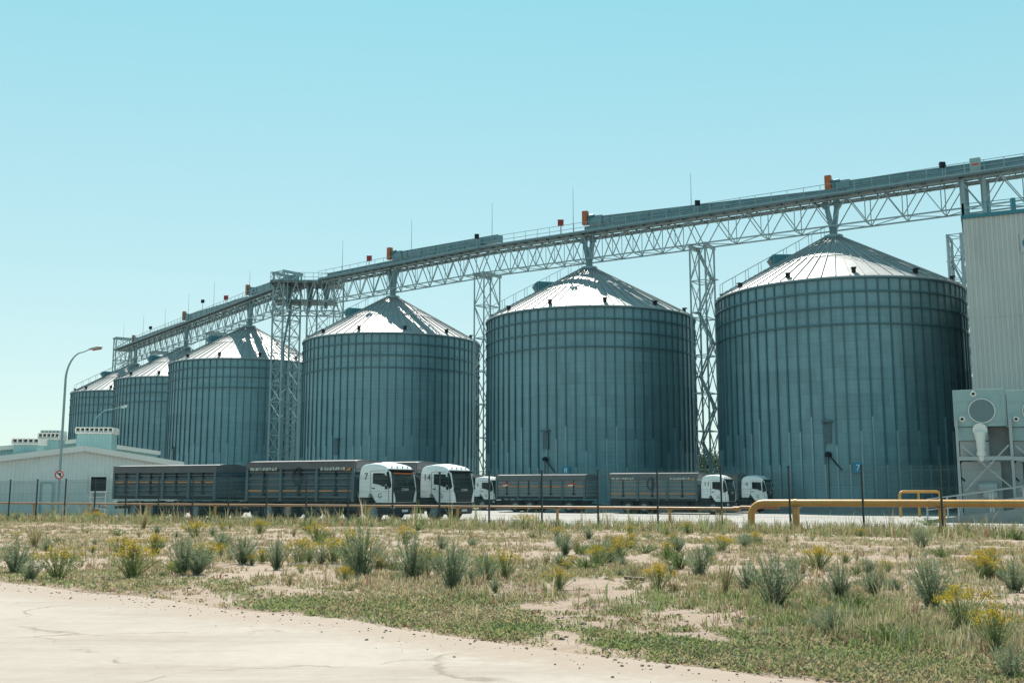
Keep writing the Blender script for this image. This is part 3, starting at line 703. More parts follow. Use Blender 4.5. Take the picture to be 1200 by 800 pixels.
# ------------------------------------------------------------------ grey cladded tower on the right
def cladding(mb, a, b, z0, z1, pitch=.33, dep=.05):
    """vertical ribbed sheet from a to b (outside on the right hand when walking a to b)"""
    a, b = V((a[0], a[1], 0)), V((b[0], b[1], 0)); d = b - a; t = d.normalized(); nr = V((t.y, -t.x, 0)); n = max(1, int(d.length / pitch)); pts = []
    for k in range(n):
        s0_ = d.length * k / n; p_ = d.length / n
        for f, o in ((0, 0), (.35, 0), (.45, 1), (.9, 1)): pts.append(a + t * (s0_ + f * p_) + nr * dep * o)
    pts.append(b)
    for p, q in zip(pts, pts[1:]): mb.face([p + V((0, 0, z0)), q + V((0, 0, z0)), q + V((0, 0, z1)), p + V((0, 0, z1))])
bc = V(at(1134, 335, 82.)); bc.z = 0
bdx, bdy = V((math.cos(rad(25.5)), -math.sin(rad(25.5)), 0)), V((math.sin(rad(25.5)), math.cos(rad(25.5)), 0))
bt = at(1127, 256, 82.).z
b0, b1, b2, b3 = bc, bc + bdx * 13, bc + bdx * 13 + bdy * 11, bc + bdy * 11
t = thing('cladded_tower', 'tall windowless building in grey ribbed cladding at the right frame edge', 'building', (bc.x, bc.y, FL), world=True)
mb = MB()
for p, q in ((b0, b1), (b1, b2), (b2, b3), (b3, b0)): cladding(mb, p, q, FL - .2, bt, .36, .06)
mb.face([b0 + V((0, 0, bt - .01)), b1 + V((0, 0, bt - .01)), b2 + V((0, 0, bt - .01)), b3 + V((0, 0, bt - .01))]); mb.build('wall', M['tower_clad'], t)
mb = MB(); zs = at(1138, 372, 82).z
for p, q in ((b0, b1), (b3, b0)):
    nr = V(((q - p).normalized().y, -(q - p).normalized().x, 0)); mb.obox((p + q) / 2 + nr * .07 + V((0, 0, zs)), (q - p) / 2, nr * .02, V((0, 0, .05)))
    mb.obox((p + q) / 2 + nr * .07 + V((0, 0, 6)), (q - p) / 2, nr * .02, V((0, 0, .05)))
mb.build('flashing', M['tower_clad'], t)
mb = MB()
for p, q in ((b0, b1), (b1, b2), (b2, b3), (b3, b0)): mb.beam(p + V((0, 0, bt + .1)), q + V((0, 0, bt + .1)), .4, .32)
mb.build('roof_edge', M['bluepaint'], t)
mb = MB()
for p, q in ((b0, b1), (b3, b0)):
    for hh in (.7, 1.2): mb.beam(p + V((0, 0, bt + hh)), q + V((0, 0, bt + hh)), .05)
    k_ = 7
    for k in range(k_ + 1):
        r = p + (q - p) * k / k_; mb.beam(r + V((0, 0, bt + .2)), r + V((0, 0, bt + 1.25)), .12 if k != 2 else .3)
mb.build('roof_railing', M['bluepaint'], t)
mb = MB(); p = b0 + bdx * 4.9 - bdy * .1 + V((0, 0, bt - 2.55)); mb.obox(p, bdx * .85, bdy * .06, V((0, 0, .75)))
o = mb.build('vent_frame', M['tower_clad'], t)
mb = MB(); vs = [p - bdy * .09 + bdx * .8 * math.cos(a) * .9 + V((0, 0, .55 * math.sin(a))) for a in [2 * math.pi * k / 24 for k in range(24)]]; vb = [v_ + bdy * .06 for v_ in vs]
mb.raw(vs + vb, [tuple(range(24))] + [(k, (k + 1) % 24, 24 + (k + 1) % 24, 24 + k) for k in range(24)]); mb.build('vent_disc', M['bluepaint'], o, org=t.location)
# bearing frame under the bridge on the roof
t = thing('bridge_trestle', 'short steel trestle on the roof of the cladded building holding up the conveyor', 'trestle', (b0.x, b0.y, bt), world=True)
mb = MB(); cc = TB + V((0, 0, 0)); nr = V((-dA.y, dA.x, 0))
cc = on_line(S[0], dA, 1143, 26)
for sx in (-.9, .9):
    for sy in (-1.1, 1.1): mb.beam(cc + dA * sx + nr * sy + V((0, 0, bt - .5)), cc + dA * sx + nr * sy + V((0, 0, ZT)), .34)
    for z in (bt + 1.2, bt + 2.6): mb.beam(cc + dA * sx + nr * 1.1 + V((0, 0, z)), cc + dA * sx - nr * 1.1 + V((0, 0, z)), .14)
for sy in (-1.1, 1.1):
    for z in (bt + 1.3, bt + 2.4): mb.beam(cc + dA * .9 + nr * sy + V((0, 0, z)), cc - dA * .9 + nr * sy + V((0, 0, z)), .14)
mb.build('frame', M['steel'], t)

# ------------------------------------------------------------------ dust filter units in front of it
def filter_unit(label, px, Y, drive=True):
    p = V(at(px, 560, Y)); g = G(Y)
    t = thing('dust_filter', label, 'machine', (p.x, p.y, g), rad(-25), group='dust filter units beside the cladded building')
    k = Y / 1200.; X = lambda q: (q - 1122) * k * .93; Z = lambda q: (570 - q) * k - g
    mb = MB(); mb.box(X(1122), X(1181), 0, 3, Z(501), Z(458)); mb.build('housing', M['machine'], t, bevel=.03)
    mb = MB()
    for q in (472, 486, 500.5): mb.box(X(1122) - .01, X(1161), -.03, -.002, Z(q) - .025, Z(q) + .025)
    mb.box(X(1165), X(1176), -.04, -.002, Z(495), Z(464)); mb.build('panel_seams', M['machine'], t)
    mb = MB(); mb.lathe([(.0, 0), (13.4 * k, 0), (13.4 * k, .08), (0, .08)], 40, c=(X(1154.5), -.1, Z(483)), axis='y'); mb.build('round_screen', M['mesh_disc'], t)
    mb = MB(); mb.lathe([(13.4 * k, -.02), (14.4 * k, -.02), (14.4 * k, .08), (13.4 * k, .08), (13.4 * k, -.02)], 40, c=(X(1154.5), -.12, Z(483)), axis='y'); mb.build('screen_rim', M['trimpale'], t)
    for qx, qy in ((1131.5, 492), (1146, 463)):
        mb = MB(); mb.lathe([(0, 0), (3 * k, 0), (3.6 * k, .06), (0, .06)], 20, c=(X(qx), -.08, Z(qy)), axis='y'); o = mb.build('round_badge', M['trimpale'], t)
        mb = MB(); mb.lathe([(0, 0), (1.6 * k, 0), (1.6 * k, .02), (0, .02)], 14, c=(X(qx), -.1, Z(qy)), axis='y'); mb.build('badge_mark', M['dark'], o)
    mb = MB(); x0_, x1_, zt, zb = X(1125), X(1160), Z(501), Z(517)
    mb.box(x0_, x1_, .1, 2.6, zb, zt - .02); mb.build('lower_casing', M['machine'], t, bevel=.03)
    mb = MB(); c = V((X(1151), -.25, Z(505))); mb.tube([c, c + V((0, .6, 0))], .48, 16); mb.tube([c + V((0, .1, -.2)), c + V((0, 0, -.9)), c + V((0, -.05, -1.5)), c + V((0, 0, -2.2))], [.42, .3, .26, .2], 14); mb.lathe([(.3, -.16), (.3, .16)], 14, c=c + V((0, 0, -1.1)), caps=True); mb.lathe([(.32, -.14), (.32, .14)], 14, c=c + V((0, 0, -1.7)), caps=True)
    mb.build('outlet_duct', M['trimpale'], t, True, sharp=40)
    mb = MB(); mb.box(X(1127), X(1149), .3, 2.2, Z(536), zb - .02); mb.box(X(1127), X(1172), .6, 2.4, .1, Z(541)); mb.build('grey_panel', M['machinegrey'], t)
    mb = MB(); mb.box(X(1160), X(1184), 1.2, 2.6, .1, Z(501) - .02); mb.build('back_cladding', M['concretewall'], t)
    mb = MB()
    for q in (1124.5, 1185): mb.box(X(q) - .09, X(q) + .09, -.35, -.1, 0, Z(492))
    mb.box(X(1124), X(1186), -.42, -.08, Z(540), Z(535.5)); mb.beam((X(1130), -.3, Z(575)), (X(1182), -.3, Z(523)), .11); mb.beam((X(1129), -.22, Z(523)), (X(1187), -.22, Z(575)), .11)
    mb.build('support_frame', M['machinegrey'], t)
    mb = MB(); c = V((X(1156), -.2, Z(571))); mb.tube([c + V((-.6, .4, 0)), c + V((.6, .4, 0))], .4, 14); mb.box(X(1150), X(1166), -.35, .5, Z(583), Z(576)); mb.build('blower', M['machinegrey'], t)
    mb = MB(); mb.tube([V((X(1140), -.12, Z(551))) + V((.95 * math.cos(a), 0, .95 * math.sin(a))) for a in [rad(60 + 25 * j) for j in range(8)]], .07, 8); mb.build('hose', M['dark'], t)
filter_unit('pale green dust filter with a big round screen, left one by the cladded building', 1122, 74.)
filter_unit('pale green dust filter cut off by the right frame edge', 1185.5, 72.5)

# ------------------------------------------------------------------ ramp wall with railings, far right
def rail(mb, pts, h, sp, w=.06, bars=2):
    for p, q in zip(pts, pts[1:]):
        p, q = V(p), V(q); n = max(1, int((q - p).length / sp))
        for k in range(n + 1): r = p + (q - p) * k / n; mb.beam(r, r + V((0, 0, h)), w)
        for b_ in range(bars): mb.beam(p + V((0, 0, h * (b_ + 1) / bars)), q + V((0, 0, h * (b_ + 1) / bars)), w)
ra0 = gnd(1085, 611.5); 
def rp(px, Y): q = at(px, 600, Y); return V((q.x, q.y, G(q.y)))
a_, b_ = rp(1086, 52.), rp(1330, 46.)
t = thing('ramp_wall', 'low grey concrete ramp wall behind the yellow pipe at the right edge', 'wall', (a_.x, a_.y, a_.z), world=True)
d = (b_ - a_); nr = V((-d.y, d.x, 0)).normalized(); mb = MB()
v0 = [a_ + V((0, 0, -.2)), b_ + V((0, 0, -.2)), b_ + V((0, 0, 1.35)), a_ + V((0, 0, .12))]; v1 = [x + nr * 3.2 for x in v0]
mb.raw(v0 + v1, [(0, 1, 2, 3), (7, 6, 5, 4), (0, 4, 5, 1), (1, 5, 6, 2), (2, 6, 7, 3), (3, 7, 4, 0)]); mb.build('wall', M['concretewall'], t)
t = thing('ramp_railing', 'pale steel railing along the grey ramp at the right edge', 'railing', (a_.x, a_.y, a_.z), world=True)
mb = MB(); rail(mb, [a_ + V((0, 0, .1)) + nr * .1, b_ + V((0, 0, 1.33)) + nr * .1], 1.05, 1.5); rail(mb, [a_ + V((0, 0, .1)) + nr * 3.1, b_ + V((0, 0, 1.33)) + nr * 3.1], 1.15, 1.9); mb.build('rail', M['machinegrey'], t)
# yellow pipe frame near the silo
q = at(1055, 590, 70.); g = G(70.)
k = 70 / 1200.
mb = MB(); pts = [V((0, 0, 0)), V((0, 0, 1.5)), V((.08, 0, 1.65)), V((.2, 0, 1.7)), V((2.6, .2, 1.7)), V((2.75, .2, 1.65)), V((2.8, .2, 1.5)), V((2.8, .2, 0))]
mb.tube(pts, .09, 10); mb.tube([V((1.3, .1, 1.7)), V((1.3, .1, 0))], .08, 8)
o = mb.build('pipe_barrier', M['pipe'], smooth=True, sharp=50); o.location = (q.x, q.y, g); tag(o, 'small yellow pipe barrier standing in front of the nearest silo', 'barrier')

# ------------------------------------------------------------------ trucks
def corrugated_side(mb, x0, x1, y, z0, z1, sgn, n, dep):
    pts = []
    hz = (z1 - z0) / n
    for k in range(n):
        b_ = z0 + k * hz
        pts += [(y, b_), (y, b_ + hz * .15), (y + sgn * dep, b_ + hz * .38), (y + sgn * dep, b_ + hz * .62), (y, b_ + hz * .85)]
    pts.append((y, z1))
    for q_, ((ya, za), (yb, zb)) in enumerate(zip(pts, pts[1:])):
        mb.mat = 1 if q_ % 5 in (2,) else 0  # crest strips carry the painted ground reflection
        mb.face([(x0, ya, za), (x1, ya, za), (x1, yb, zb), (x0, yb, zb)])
def make_body(t, L, panels, z0, z1, board, stripe_z, letters, red=False, emblem=True, grey_body=False):
    """open topped grain body from x=-L to 0"""
    hw = 1.22; zu = z1 - .42
    mb = MB()
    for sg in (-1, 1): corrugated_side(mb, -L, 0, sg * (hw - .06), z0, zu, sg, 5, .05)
    mb.mat = 0
    for x in (-L, 0):
        sgx = 1 if x == 0 else -1
        for k in range(5):
            a_, b_ = z0 + (zu - z0) * k / 5, z0 + (zu - z0) * (k + 1) / 5; m_ = (a_ + b_) / 2
            mb.face([(x, -hw + .06, a_), (x, hw - .06, a_), (x + .04 * sgx, hw - .06, m_), (x + .04 * sgx, -hw + .06, m_)]); mb.face([(x + .04 * sgx, -hw + .06, m_), (x + .04 * sgx, hw - .06, m_), (x, hw - .06, b_), (x, -hw + .06, b_)])
    mb.face([(-L, -hw + .06, z0), (0, -hw + .06, z0), (0, hw - .06, z0), (-L, hw - .06, z0)])
    body = mb.build('grain_body', [M['bodygrey'], M['crestgrey']] if grey_body else [M['body'], M['bodycrest']], t)
    mb = MB()
    for sg in (-1, 1): mb.box(-L - .02, .02, sg * hw - .05, sg * hw + .03, zu, z1 - .05); mb.box(-L - .02, .02, sg * hw - .06, sg * hw + .05, z1 - .05, z1)
    for x in (-L, 0): mb.box(x - .04, x + .04, -hw + .05, hw - .05, zu, z1 - .02)
    # rolled cover bulging over the top
    mb.raw([(x, hw * .98 * math.cos(a), z1 - .06 + .13 * math.sin(a)) for x in (-L, 0) for a in [math.pi * j / 10 for j in range(11)]],
           [(j, j + 1, 12 + j, 11 + j) for j in range(10)] + [tuple(range(11)), tuple(range(11, 22))])
    mb.build('upper_board', M['tarp'], body)
    for k in range(panels + 1):
        for sg in (-1, 1):
            x = -L + L * k / panels; x = min(max(x, -L + .07), -.07)
            mb = MB(); mb.box(x - .08, x + .08, sg * hw - .07, sg * hw + .045, z0 - .06, zu); mb.build('side_post', M['bodyrib'], body)
    mb = MB()
    for sg in (-1, 1):
        mb.box(-L, 0, sg * hw - .04, sg * hw + .02, z0 - .1, z0 + .06)
        for k in range(panels):
            x = -L + L * (k + .5) / panels; mb.box(x - .04, x + .04, sg * hw - .02, sg * hw + .05, z0 + .25, zu + .05); mb.box(x - .1, x + .1, sg * hw - .02, sg * hw + .08, z0 + .22, z0 + .36)
    mb.build('side_straps', M['dark'], body)
    for sg in (-1, 1):
        mb = MB()
        for k in range(panels):
            xa = -L + L * k / panels + .14; xb = -L + L * (k + 1) / panels - .14; w_ = (xb - xa)
            for f0, f1 in ((0, .42), (.58, 1)):
                mb.box(xa + w_ * f0, xa + w_ * f1, sg * (hw + .0) - .01, sg * hw + .012, stripe_z, stripe_z + .085)
        mb.build('reflective_stripe', M['stripe'], body)
    if letters:
        for k, f0, f1 in ((0, .06, .93), (panels - 1, .05, .8)):
            xa = -L + L * k / panels + .14; w_ = L / panels - .28
            mb = MB(); mb.box(xa + w_ * f0, xa + w_ * f1, -hw - .062, -hw - .052, zu - .08, zu + .09); mb.build('lettered_board', M['lettering'], body)
        mb = MB(); x = -.24; mb.raw([(x - .35, -hw - .06, zu - .1), (x, -hw - .06, zu - .1), (x, -hw - .06, zu + .1)], [(0, 1, 2)]); mb.build('corner_mark', M['stripe'], body)
    if emblem:
        x = -L * .5 + .1; zc = (zu + z0) / 2 + .42; mb = MB()
        mb.tube([(x + .5 * math.cos(a), -hw - .06, zc + .5 * math.sin(a)) for a in [rad(90 + 13 * j) for j in range(15)]], .045, 6)
        mb.tube([(x, -hw - .06, zc + .5), (x, -hw - .06, zc - .5)], .045, 6); mb.tube([(x - .05, -hw - .06, zc - .02), (x + .25, -hw - .06, zc - .02)], .04, 6); mb.build('emblem', M['ink'], body)
    return body
def wheel(t, x, y, r=.52, wd=.3, dual=False):
    mb = MB(); w_ = wd * (2 if dual else 1)
    mb.lathe([(r * .55, -w_ / 2), (r * .92, -w_ / 2), (r, -w_ / 2 + .05), (r, w_ / 2 - .05), (r * .92, w_ / 2), (r * .55, w_ / 2)], 24, c=(x, y, r), axis='y'); o = mb.build('wheel', M['tyre'], t, True, sharp=40)
    mb = MB(); mb.lathe([(0, -w_ / 2 + .12), (r * .2, -w_ / 2 + .05), (r * .25, -w_ / 2 + .14), (r * .5, -w_ / 2 + .12), (r * .56, -w_ / 2 + .02), (r * .56, w_ / 2 - .02), (0, w_ / 2 - .1)], 18, c=(x, y, r), axis='y'); mb.build('rim', M['machinegrey'], o)
def truck_chassis(t, x0, x1, axles, dual=True):
    mb = MB()
    for sg in (-1, 1): mb.box(x0, x1, sg * .42 - .05, sg * .42 + .05, .62, .95)
    k_ = 6
    for k in range(k_ + 1): x = x0 + .1 + (x1 - x0 - .2) * k / k_; mb.box(x - .05, x + .05, -1.05, 1.05, .88, 1.0)
    for x in axles: mb.tube([(x, -1.0, .52), (x, 1.0, .52)], .09, 8)
    mb.build('chassis', M['dark'], t)
    for x in axles:
        for sg in (-1, 1): wheel(t, x, sg * .98, dual=dual)
def make_truck(num, label, grey_body=False):
    t = thing('grain_truck', label, 'truck', group='grain trucks parked on the yard')
    L = 7.59; z0, z1 = 1.1, 3.22
    truck_chassis(t, -L + .1, 2.3, (-5.9, -4.5), True)
    for sg in (-1, 1): wheel(t, 1.2, sg * 1.0)
    for sg in (-1, 1): mb = MB(); mb.box(-3.7, -.9, sg * 1.1 - .03, sg * 1.1 + .03, .32, .98); mb.build('side_guard', M['dark'], t); mb = MB(); mb.box(-L + .1, -6.6, sg * 1.1 - .03, sg * 1.1 + .03, .6, .98); mb.build('mudguard', M['dark'], t); mb = MB(); mb.box(-.35, .35, sg * .75 - .35, sg * .75 + .35, .5, .98); mb.build('fuel_tank', M['dark'], t)  # underbody parts, filled out to block daylight seen beneath the truck
    make_body(t, L, 3, z0, z1, None, 1.56, True, grey_body=grey_body)
    # cab
    prof = [(.0, 1.27), (.0, 2.15), (.03, 2.5), (.1, 2.78), (.22, 2.92), (.42, 3.01), (.8, 3.05), (1.25, 3.06), (1.65, 3.0), (1.95, 2.9), (2.16, 2.74), (2.24, 2.6), (2.33, 2.2), (2.4, 1.85), (2.43, 1.5), (2.42, 1.0),
            (1.38, 1.0), (1.3, 1.04), (1.12, 1.22), (1.02, 1.36), (.93, 1.46), (.82, 1.48), (.76, 1.44), (.74, 1.27)]
    KX = .88; cx = .28; cen = V((1.2, 2.0))
    def layer(y, ins, roof=0.):
        out = []
        for x, z in prof:
            v_ = V((x, z)); dd_ = cen - v_; f = ins
            xx = x + (ins if x < .5 else (-ins if x > 2.1 else 0)); zz = z - (ins if z > 2.7 else 0) + (roof if z > 2.85 else 0)
            out.append((xx * KX + cx, y, zz))
        return out
    ys_ = [(-1.23, .09, -.03), (-1.21, .045, -.01), (-1.16, .01, 0), (-.6, 0, .05), (0, -.012, .065), (.6, 0, .05), (1.16, .01, 0), (1.21, .045, -.01), (1.23, .09, -.03)]
    mb = MB(); vs = []; n = len(prof)
    for y, i_, r_ in ys_: vs += layer(y, i_, r_)
    fs = [tuple(range(n)), tuple(range((len(ys_) - 1) * n, len(ys_) * n))]
    fs += [(j * n + k, j * n + (k + 1) % n, (j + 1) * n + (k + 1) % n, (j + 1) * n + k) for j in range(len(ys_) - 1) for k in range(n)]
    mb.raw(vs, fs); cab = mb.build('cab', M['white'], t, True, sharp=32)
    # black front: windscreen and grille following the nose
    fp = [(2.18, 2.72), (2.255, 2.58), (2.345, 2.2), (2.415, 1.85), (2.445, 1.5), (2.435, 1.02)]
    def strip(name, pts, y0, y1, m, par, off=.02, wrap=.0):
        mb = MB(); n_ = 9
        row = []
        for q_, (x, z) in enumerate(pts):
            hw_ = y1[q_] if isinstance(y1, (list, tuple)) else y1
            for j in range(n_):
                u = -1 + 2 * j / (n_ - 1); y = u * hw_
                row.append((x * KX + cx + off - wrap * abs(y / 1.23) ** 6, y, z))
        m_ = len(pts)
        mb.raw(row, [(a_ * n_ + j, a_ * n_ + j + 1, (a_ + 1) * n_ + j + 1, (a_ + 1) * n_ + j) for a_ in range(m_ - 1) for j in range(n_ - 1)])
        back = [(x - .05, y, z) for x, y, z in row]
        return mb.build(name, m, par, True)
    strip('windscreen', fp[:4], 0, 1.235, M['glass'], cab, .02, .07)
    strip('grille', [(2.415, 1.845), (2.43, 1.68), (2.445, 1.45), (2.44, 1.22), (2.435, 1.02)], 0, (1.235, 1.1, .95, .86, .83), M['black'], cab, .02, .07)
    mb = MB()
    for z in (1.12, 1.25, 1.38): mb.box(2.46 * KX + cx, 2.5 * KX + cx, -.78, .78, z, z + .05)
    mb.build('grille_bars', M['dark'], cab)
    mb = MB(); mb.raw([(x * KX + cx, y, z) for y in (-1.16, -.6, 0, .6, 1.16) for x, z in ((2.12, 2.78), (2.38 - .1 * (abs(y) / 1.16) ** 3, 2.74), (2.40 - .1 * (abs(y) / 1.16) ** 3, 2.62), (2.2, 2.66))],
                      [(j * 4 + k, j * 4 + (k + 1) % 4, (j + 1) * 4 + (k + 1) % 4, (j + 1) * 4 + k) for j in range(4) for k in range(4)] + [(0, 1, 2, 3), (16, 17, 18, 19)])
    mb.build('sun_visor', M['black'], cab)
    # interior hint: orange fringe curtain at the top of the windscreen
    mb = MB(); mb.box(2.31 * KX + cx, 2.375 * KX + cx, -1.0, 1.0, 2.5, 2.575)
    if num == '7': mb.build('window_fringe', M['orange'], cab)
    for sg in (-1, 1):
        mb = MB(); y = sg * 1.237
        mb.raw([(x * KX + cx, y, z) for x, z in ((1.06, 2.0), (1.06, 2.5), (1.1, 2.55), (1.55, 2.55), (1.93, 2.53), (1.97, 1.86), (1.8, 1.84), (1.6, 1.92))] + [(x * KX + cx, y - sg * .03, z) for x, z in ((1.06, 2.0), (1.06, 2.5), (1.1, 2.55), (1.55, 2.55), (1.93, 2.53), (1.97, 1.86), (1.8, 1.84), (1.6, 1.92))],
               [tuple(range(8))] + [(k, (k + 1) % 8, 8 + (k + 1) % 8, 8 + k) for k in range(8)])
        mb.build('side_window', M['glass'], cab)
        mb = MB(); cpts = [(2.06, 2.62), (2.2, 2.6), (2.33, 2.2), (2.4, 1.86), (2.3, 1.72), (2.16, 1.84), (2.06, 1.9)]
        mb.raw([(x * KX + cx, sg * 1.236, z) for x, z in cpts] + [(x * KX + cx, sg * 1.2, z) for x, z in cpts], [tuple(range(7))] + [(k, (k + 1) % 7, 7 + (k + 1) % 7, 7 + k) for k in range(7)]); mb.build('corner_panel', M['black'], cab)
        mb = MB(); y = sg * 1.235                                          # door shut lines
        for (a_, b_) in (((.9, 1.5), (.88, 2.66)), ((.88, 2.66), (1.95, 2.68)), ((2.2, 1.9), (2.26, 1.02)), ((.9, 1.98), (1.0, 1.98)), ((.93, 1.5), (1.2, 1.18))): mb.beam((a_[0] * KX + cx, y, a_[1]), (b_[0] * KX + cx, y, b_[1]), .014)
        mb.build('door_gap', M['dark'], cab)
        mb = MB(); mb.box(1.0 * KX + cx, 1.2 * KX + cx, sg * 1.245 - .015, sg * 1.245 + .015, 1.72, 1.77); mb.build('door_handle', M['dark'], cab)
        mb = MB(); y = sg * 1.42
        mb.box(2.12 * KX + cx, 2.3 * KX + cx, min(y, sg * 1.5), max(y, sg * 1.5) + .0, 1.95, 2.42); mb.box(2.14 * KX + cx, 2.28 * KX + cx, min(y, sg * 1.5), max(y, sg * 1.5), 1.7, 1.9); mb.beam((2.15 * KX + cx, sg * 1.2, 2.45), (2.2 * KX + cx, y, 2.4), .04); mb.beam((2.15 * KX + cx, sg * 1.2, 1.78), (2.2 * KX + cx, y, 1.8), .04)
        mb.build('mirror', M['black'], cab, bevel=.03)
        mb = MB(); mb.box(2.3 * KX + cx, 2.46 * KX + cx, sg * .98 - .19, sg * .98 + .19, .68, .86); mb.build('headlight', M['lamp'], t, bevel=.03)
    for yy in (-.75, -.25, .25, .75):
        mb = MB(); mb.box(2.03 * KX + cx, 2.08 * KX + cx, yy - .03, yy + .03, 2.86, 2.915); mb.build('roof_marker', M['dark'], cab)
    mb = MB()
    mb.raw([(x * KX + cx, y, z) for y in (-1.2, -.9, .9, 1.2) for x, z in ((2.0, .38), (2.38 - (.15 if abs(y) > 1 else 0), .38), (2.47 - (.15 if abs(y) > 1 else 0), .7), (2.45 - (.15 if abs(y) > 1 else 0), .97), (2.0, .97))],
           [(j * 5 + k, j * 5 + (k + 1) % 5, (j + 1) * 5 + (k + 1) % 5, (j + 1) * 5 + k) for j in range(3) for k in range(5)] + [(0, 1, 2, 3, 4), (15, 16, 17, 18, 19)])
    mb.build('bumper', M['dark'], t)
    mb = MB(); mb.box(2.47 * KX + cx, 2.485 * KX + cx, -.28, .28, .5, .63); mb.build('licence_plate', M['plate'], t)
    mb = MB(); mb.box(.0 * KX + cx, .74 * KX + cx, -1.18, 1.18, .55, 1.24); mb.box(1.36 * KX + cx, 2.2 * KX + cx, -1.16, 1.16, .35, .97); mb.build('step_skirt', M['dark'], t)
    # writing
    def side(name, body, x, z, size, m, bold=0):
        text(name, body, size, m, Matrix(((1, 0, 0, x * KX + cx), (0, 0, -1, -1.243), (0, 1, 0, z), (0, 0, 0, 1))), cab)
    side('cab_number', num, .56, 2.36, .5, M['ink']); side('door_emblem', 'G', 1.6, 1.35, .34, M['ink'])
    text('grille_lettering', 'SCANIA', .19, M['plate'], Matrix(((0, 0, 1, 2.475 * KX + cx), (1, 0, 0, 0), (0, 1, 0, 1.68), (0, 0, 0, 1))), cab)
    return t
HD = rad(-28.); hx = V((math.cos(HD), math.sin(HD), 0)); hl = V((-math.sin(HD), math.cos(HD), 0))
def place(t, sidept, rz=HD):
    c = V((sidept[0], sidept[1], 0)) + hl * 1.22; c.z = G(c.y) + .012; t.location = c; t.rotation_euler = (0, 0, rz)
def place_px(t, px, Y): p = at(px, 560, Y); place(t, (p.x, p.y))
tr7 = make_truck('7', 'grain truck with white cab numbered 7, front one of the near pair'); place(tr7, (-8.46, 55.5))
tr14 = make_truck('14', 'grain truck with white cab numbered 14, parked beyond truck 7'); 
q = V((-8.46, 55.5, 0)) + hl * 3.5 + hx * 1.61; place(tr14, q)
tr11 = make_truck('11', 'grain truck with white cab numbered 11, farther row in front of the silos', True); p = at(817, 560, 82.); place(tr11, (p.x, p.y)); place_px(tr11, 817, 82.)
tr4 = make_truck('4', 'grain truck with white cab numbered 4, farthest right, only its cab showing', True); p = at(868, 560, 87.); place(tr4, V((p.x, p.y, 0)) - hx * .28)
tr6 = make_truck('6', 'grain truck with small white cab 6 peeking out between truck 14 and the far trailer'); p = at(578, 560, 96.); place(tr6, V((p.x, p.y, 0)) - hx * 2.42)
def make_trailer(label, red):
    t = thing('grain_trailer', label, 'trailer', group='grain trailers parked behind the trucks')
    L = 8.5; truck_chassis(t, -L + .1, -.1, (-6.6, -5.2, -1.5), True)
    mb = MB(); mb.beam((-1.5, -.5, .75), (1.9, 0, .6), .12); mb.beam((-1.5, .5, .75), (1.9, 0, .6), .12); mb.tube([(1.8, 0, .6), (2.1, 0, .6)], .1, 8); mb.build('drawbar', M['dark'], t)
    b_ = make_body(t, L, 4, 1.25, 3.14, None, 2.12, False, emblem=False, grey_body=red)
    for sg in (-1, 1): mb = MB(); mb.box(-4.5, -2.2, sg * 1.1 - .03, sg * 1.1 + .03, .36, 1.0); mb.build('side_guard', M['dark'], t)
    mb = MB(); mb.box(-L + .1, -L + .25, -1.15, 1.15, .55, .75); mb.build('rear_bumper', M['dark'], t)
    mb = MB(); mb.box(-L + .02, -L + .5, -1.23, -1.21, .98, 1.06); mb.build('rear_tape', M['tape'], t)
    if red:
        for x in (-L * .875, -L * .14):
            mb = MB(); mb.box(x - .35, x + .3, -1.275, -1.268, 2.35, 2.46); mb.build('red_mark', M['redstripe'], b_)
            mb = MB(); mb.box(x - .35, x + .1, -1.275, -1.268, 2.22, 2.32); mb.build('white_mark', M['tape'], b_)
    return t
tl1 = make_trailer('dark grain trailer with orange dashes, at the left behind truck 7', False)
q = V((-8.46, 55.5, 0)) - hx * 9.92; place(tl1, q)
tl2 = make_trailer('grey grain trailer in the farther row, behind truck 11', True)
p = at(817, 560, 82.); q = V((p.x, p.y, 0)) - hx * 9.72; place(tl2, q)

tl3 = make_trailer('added dark grain trailer behind truck 14, mostly hidden, blocks daylight under the rig', False)  # added to block the bright yard showing under the near trucks
q = V((-8.46, 55.5, 0)) + hl * 3.5 + hx * 1.61 - hx * 10.; place(tl3, q)
# ------------------------------------------------------------------ mesh fence
fp0 = fpt(-4)
t = thing('mesh_fence', 'green-black welded mesh fence on slim dark posts along the whole yard', 'fence', fp0, world=True)
FH = 2.25
for n in range(-4, 26):
    p = fpt(n); mb = MB(); mb.beam(p + V((0, 0, -.2)), p + V((0, 0, FH)), .058, .058, up=fdir); mb.obox(p + V((0, 0, FH + .015)), fdir * .045, fnor * .045, V((0, 0, .02)))
    mb.build('post', M['post'], t)
for n in range(-4, 25):
    a_, b_ = fpt(n, -.05), fpt(n + 1, -.05); mb = MB(); d = b_ - a_
    for z in (.1, .3, .5, .7, .9, 1.1, 1.3, 1.5, 1.7, 1.9, 2.1, 2.2):
        mb.beam(a_ + V((0, 0, z)), b_ + V((0, 0, z)), .0045)
    for z in (.25, .85, 1.45, 2.05):                                  # stiffening folds
        for o_, dz in ((-.03, .03), (-.03, -.03)): mb.beam(a_ + fnor * o_ + V((0, 0, z + dz)), b_ + fnor * o_ + V((0, 0, z + dz)), .006)
    for k in range(1, 50):
        p = a_ + d * k / 50; mb.beam(p + V((0, 0, .05)), p + V((0, 0, 2.22)), .0045, up=fdir)
    mb.build('mesh_panel', M['wire'], t)

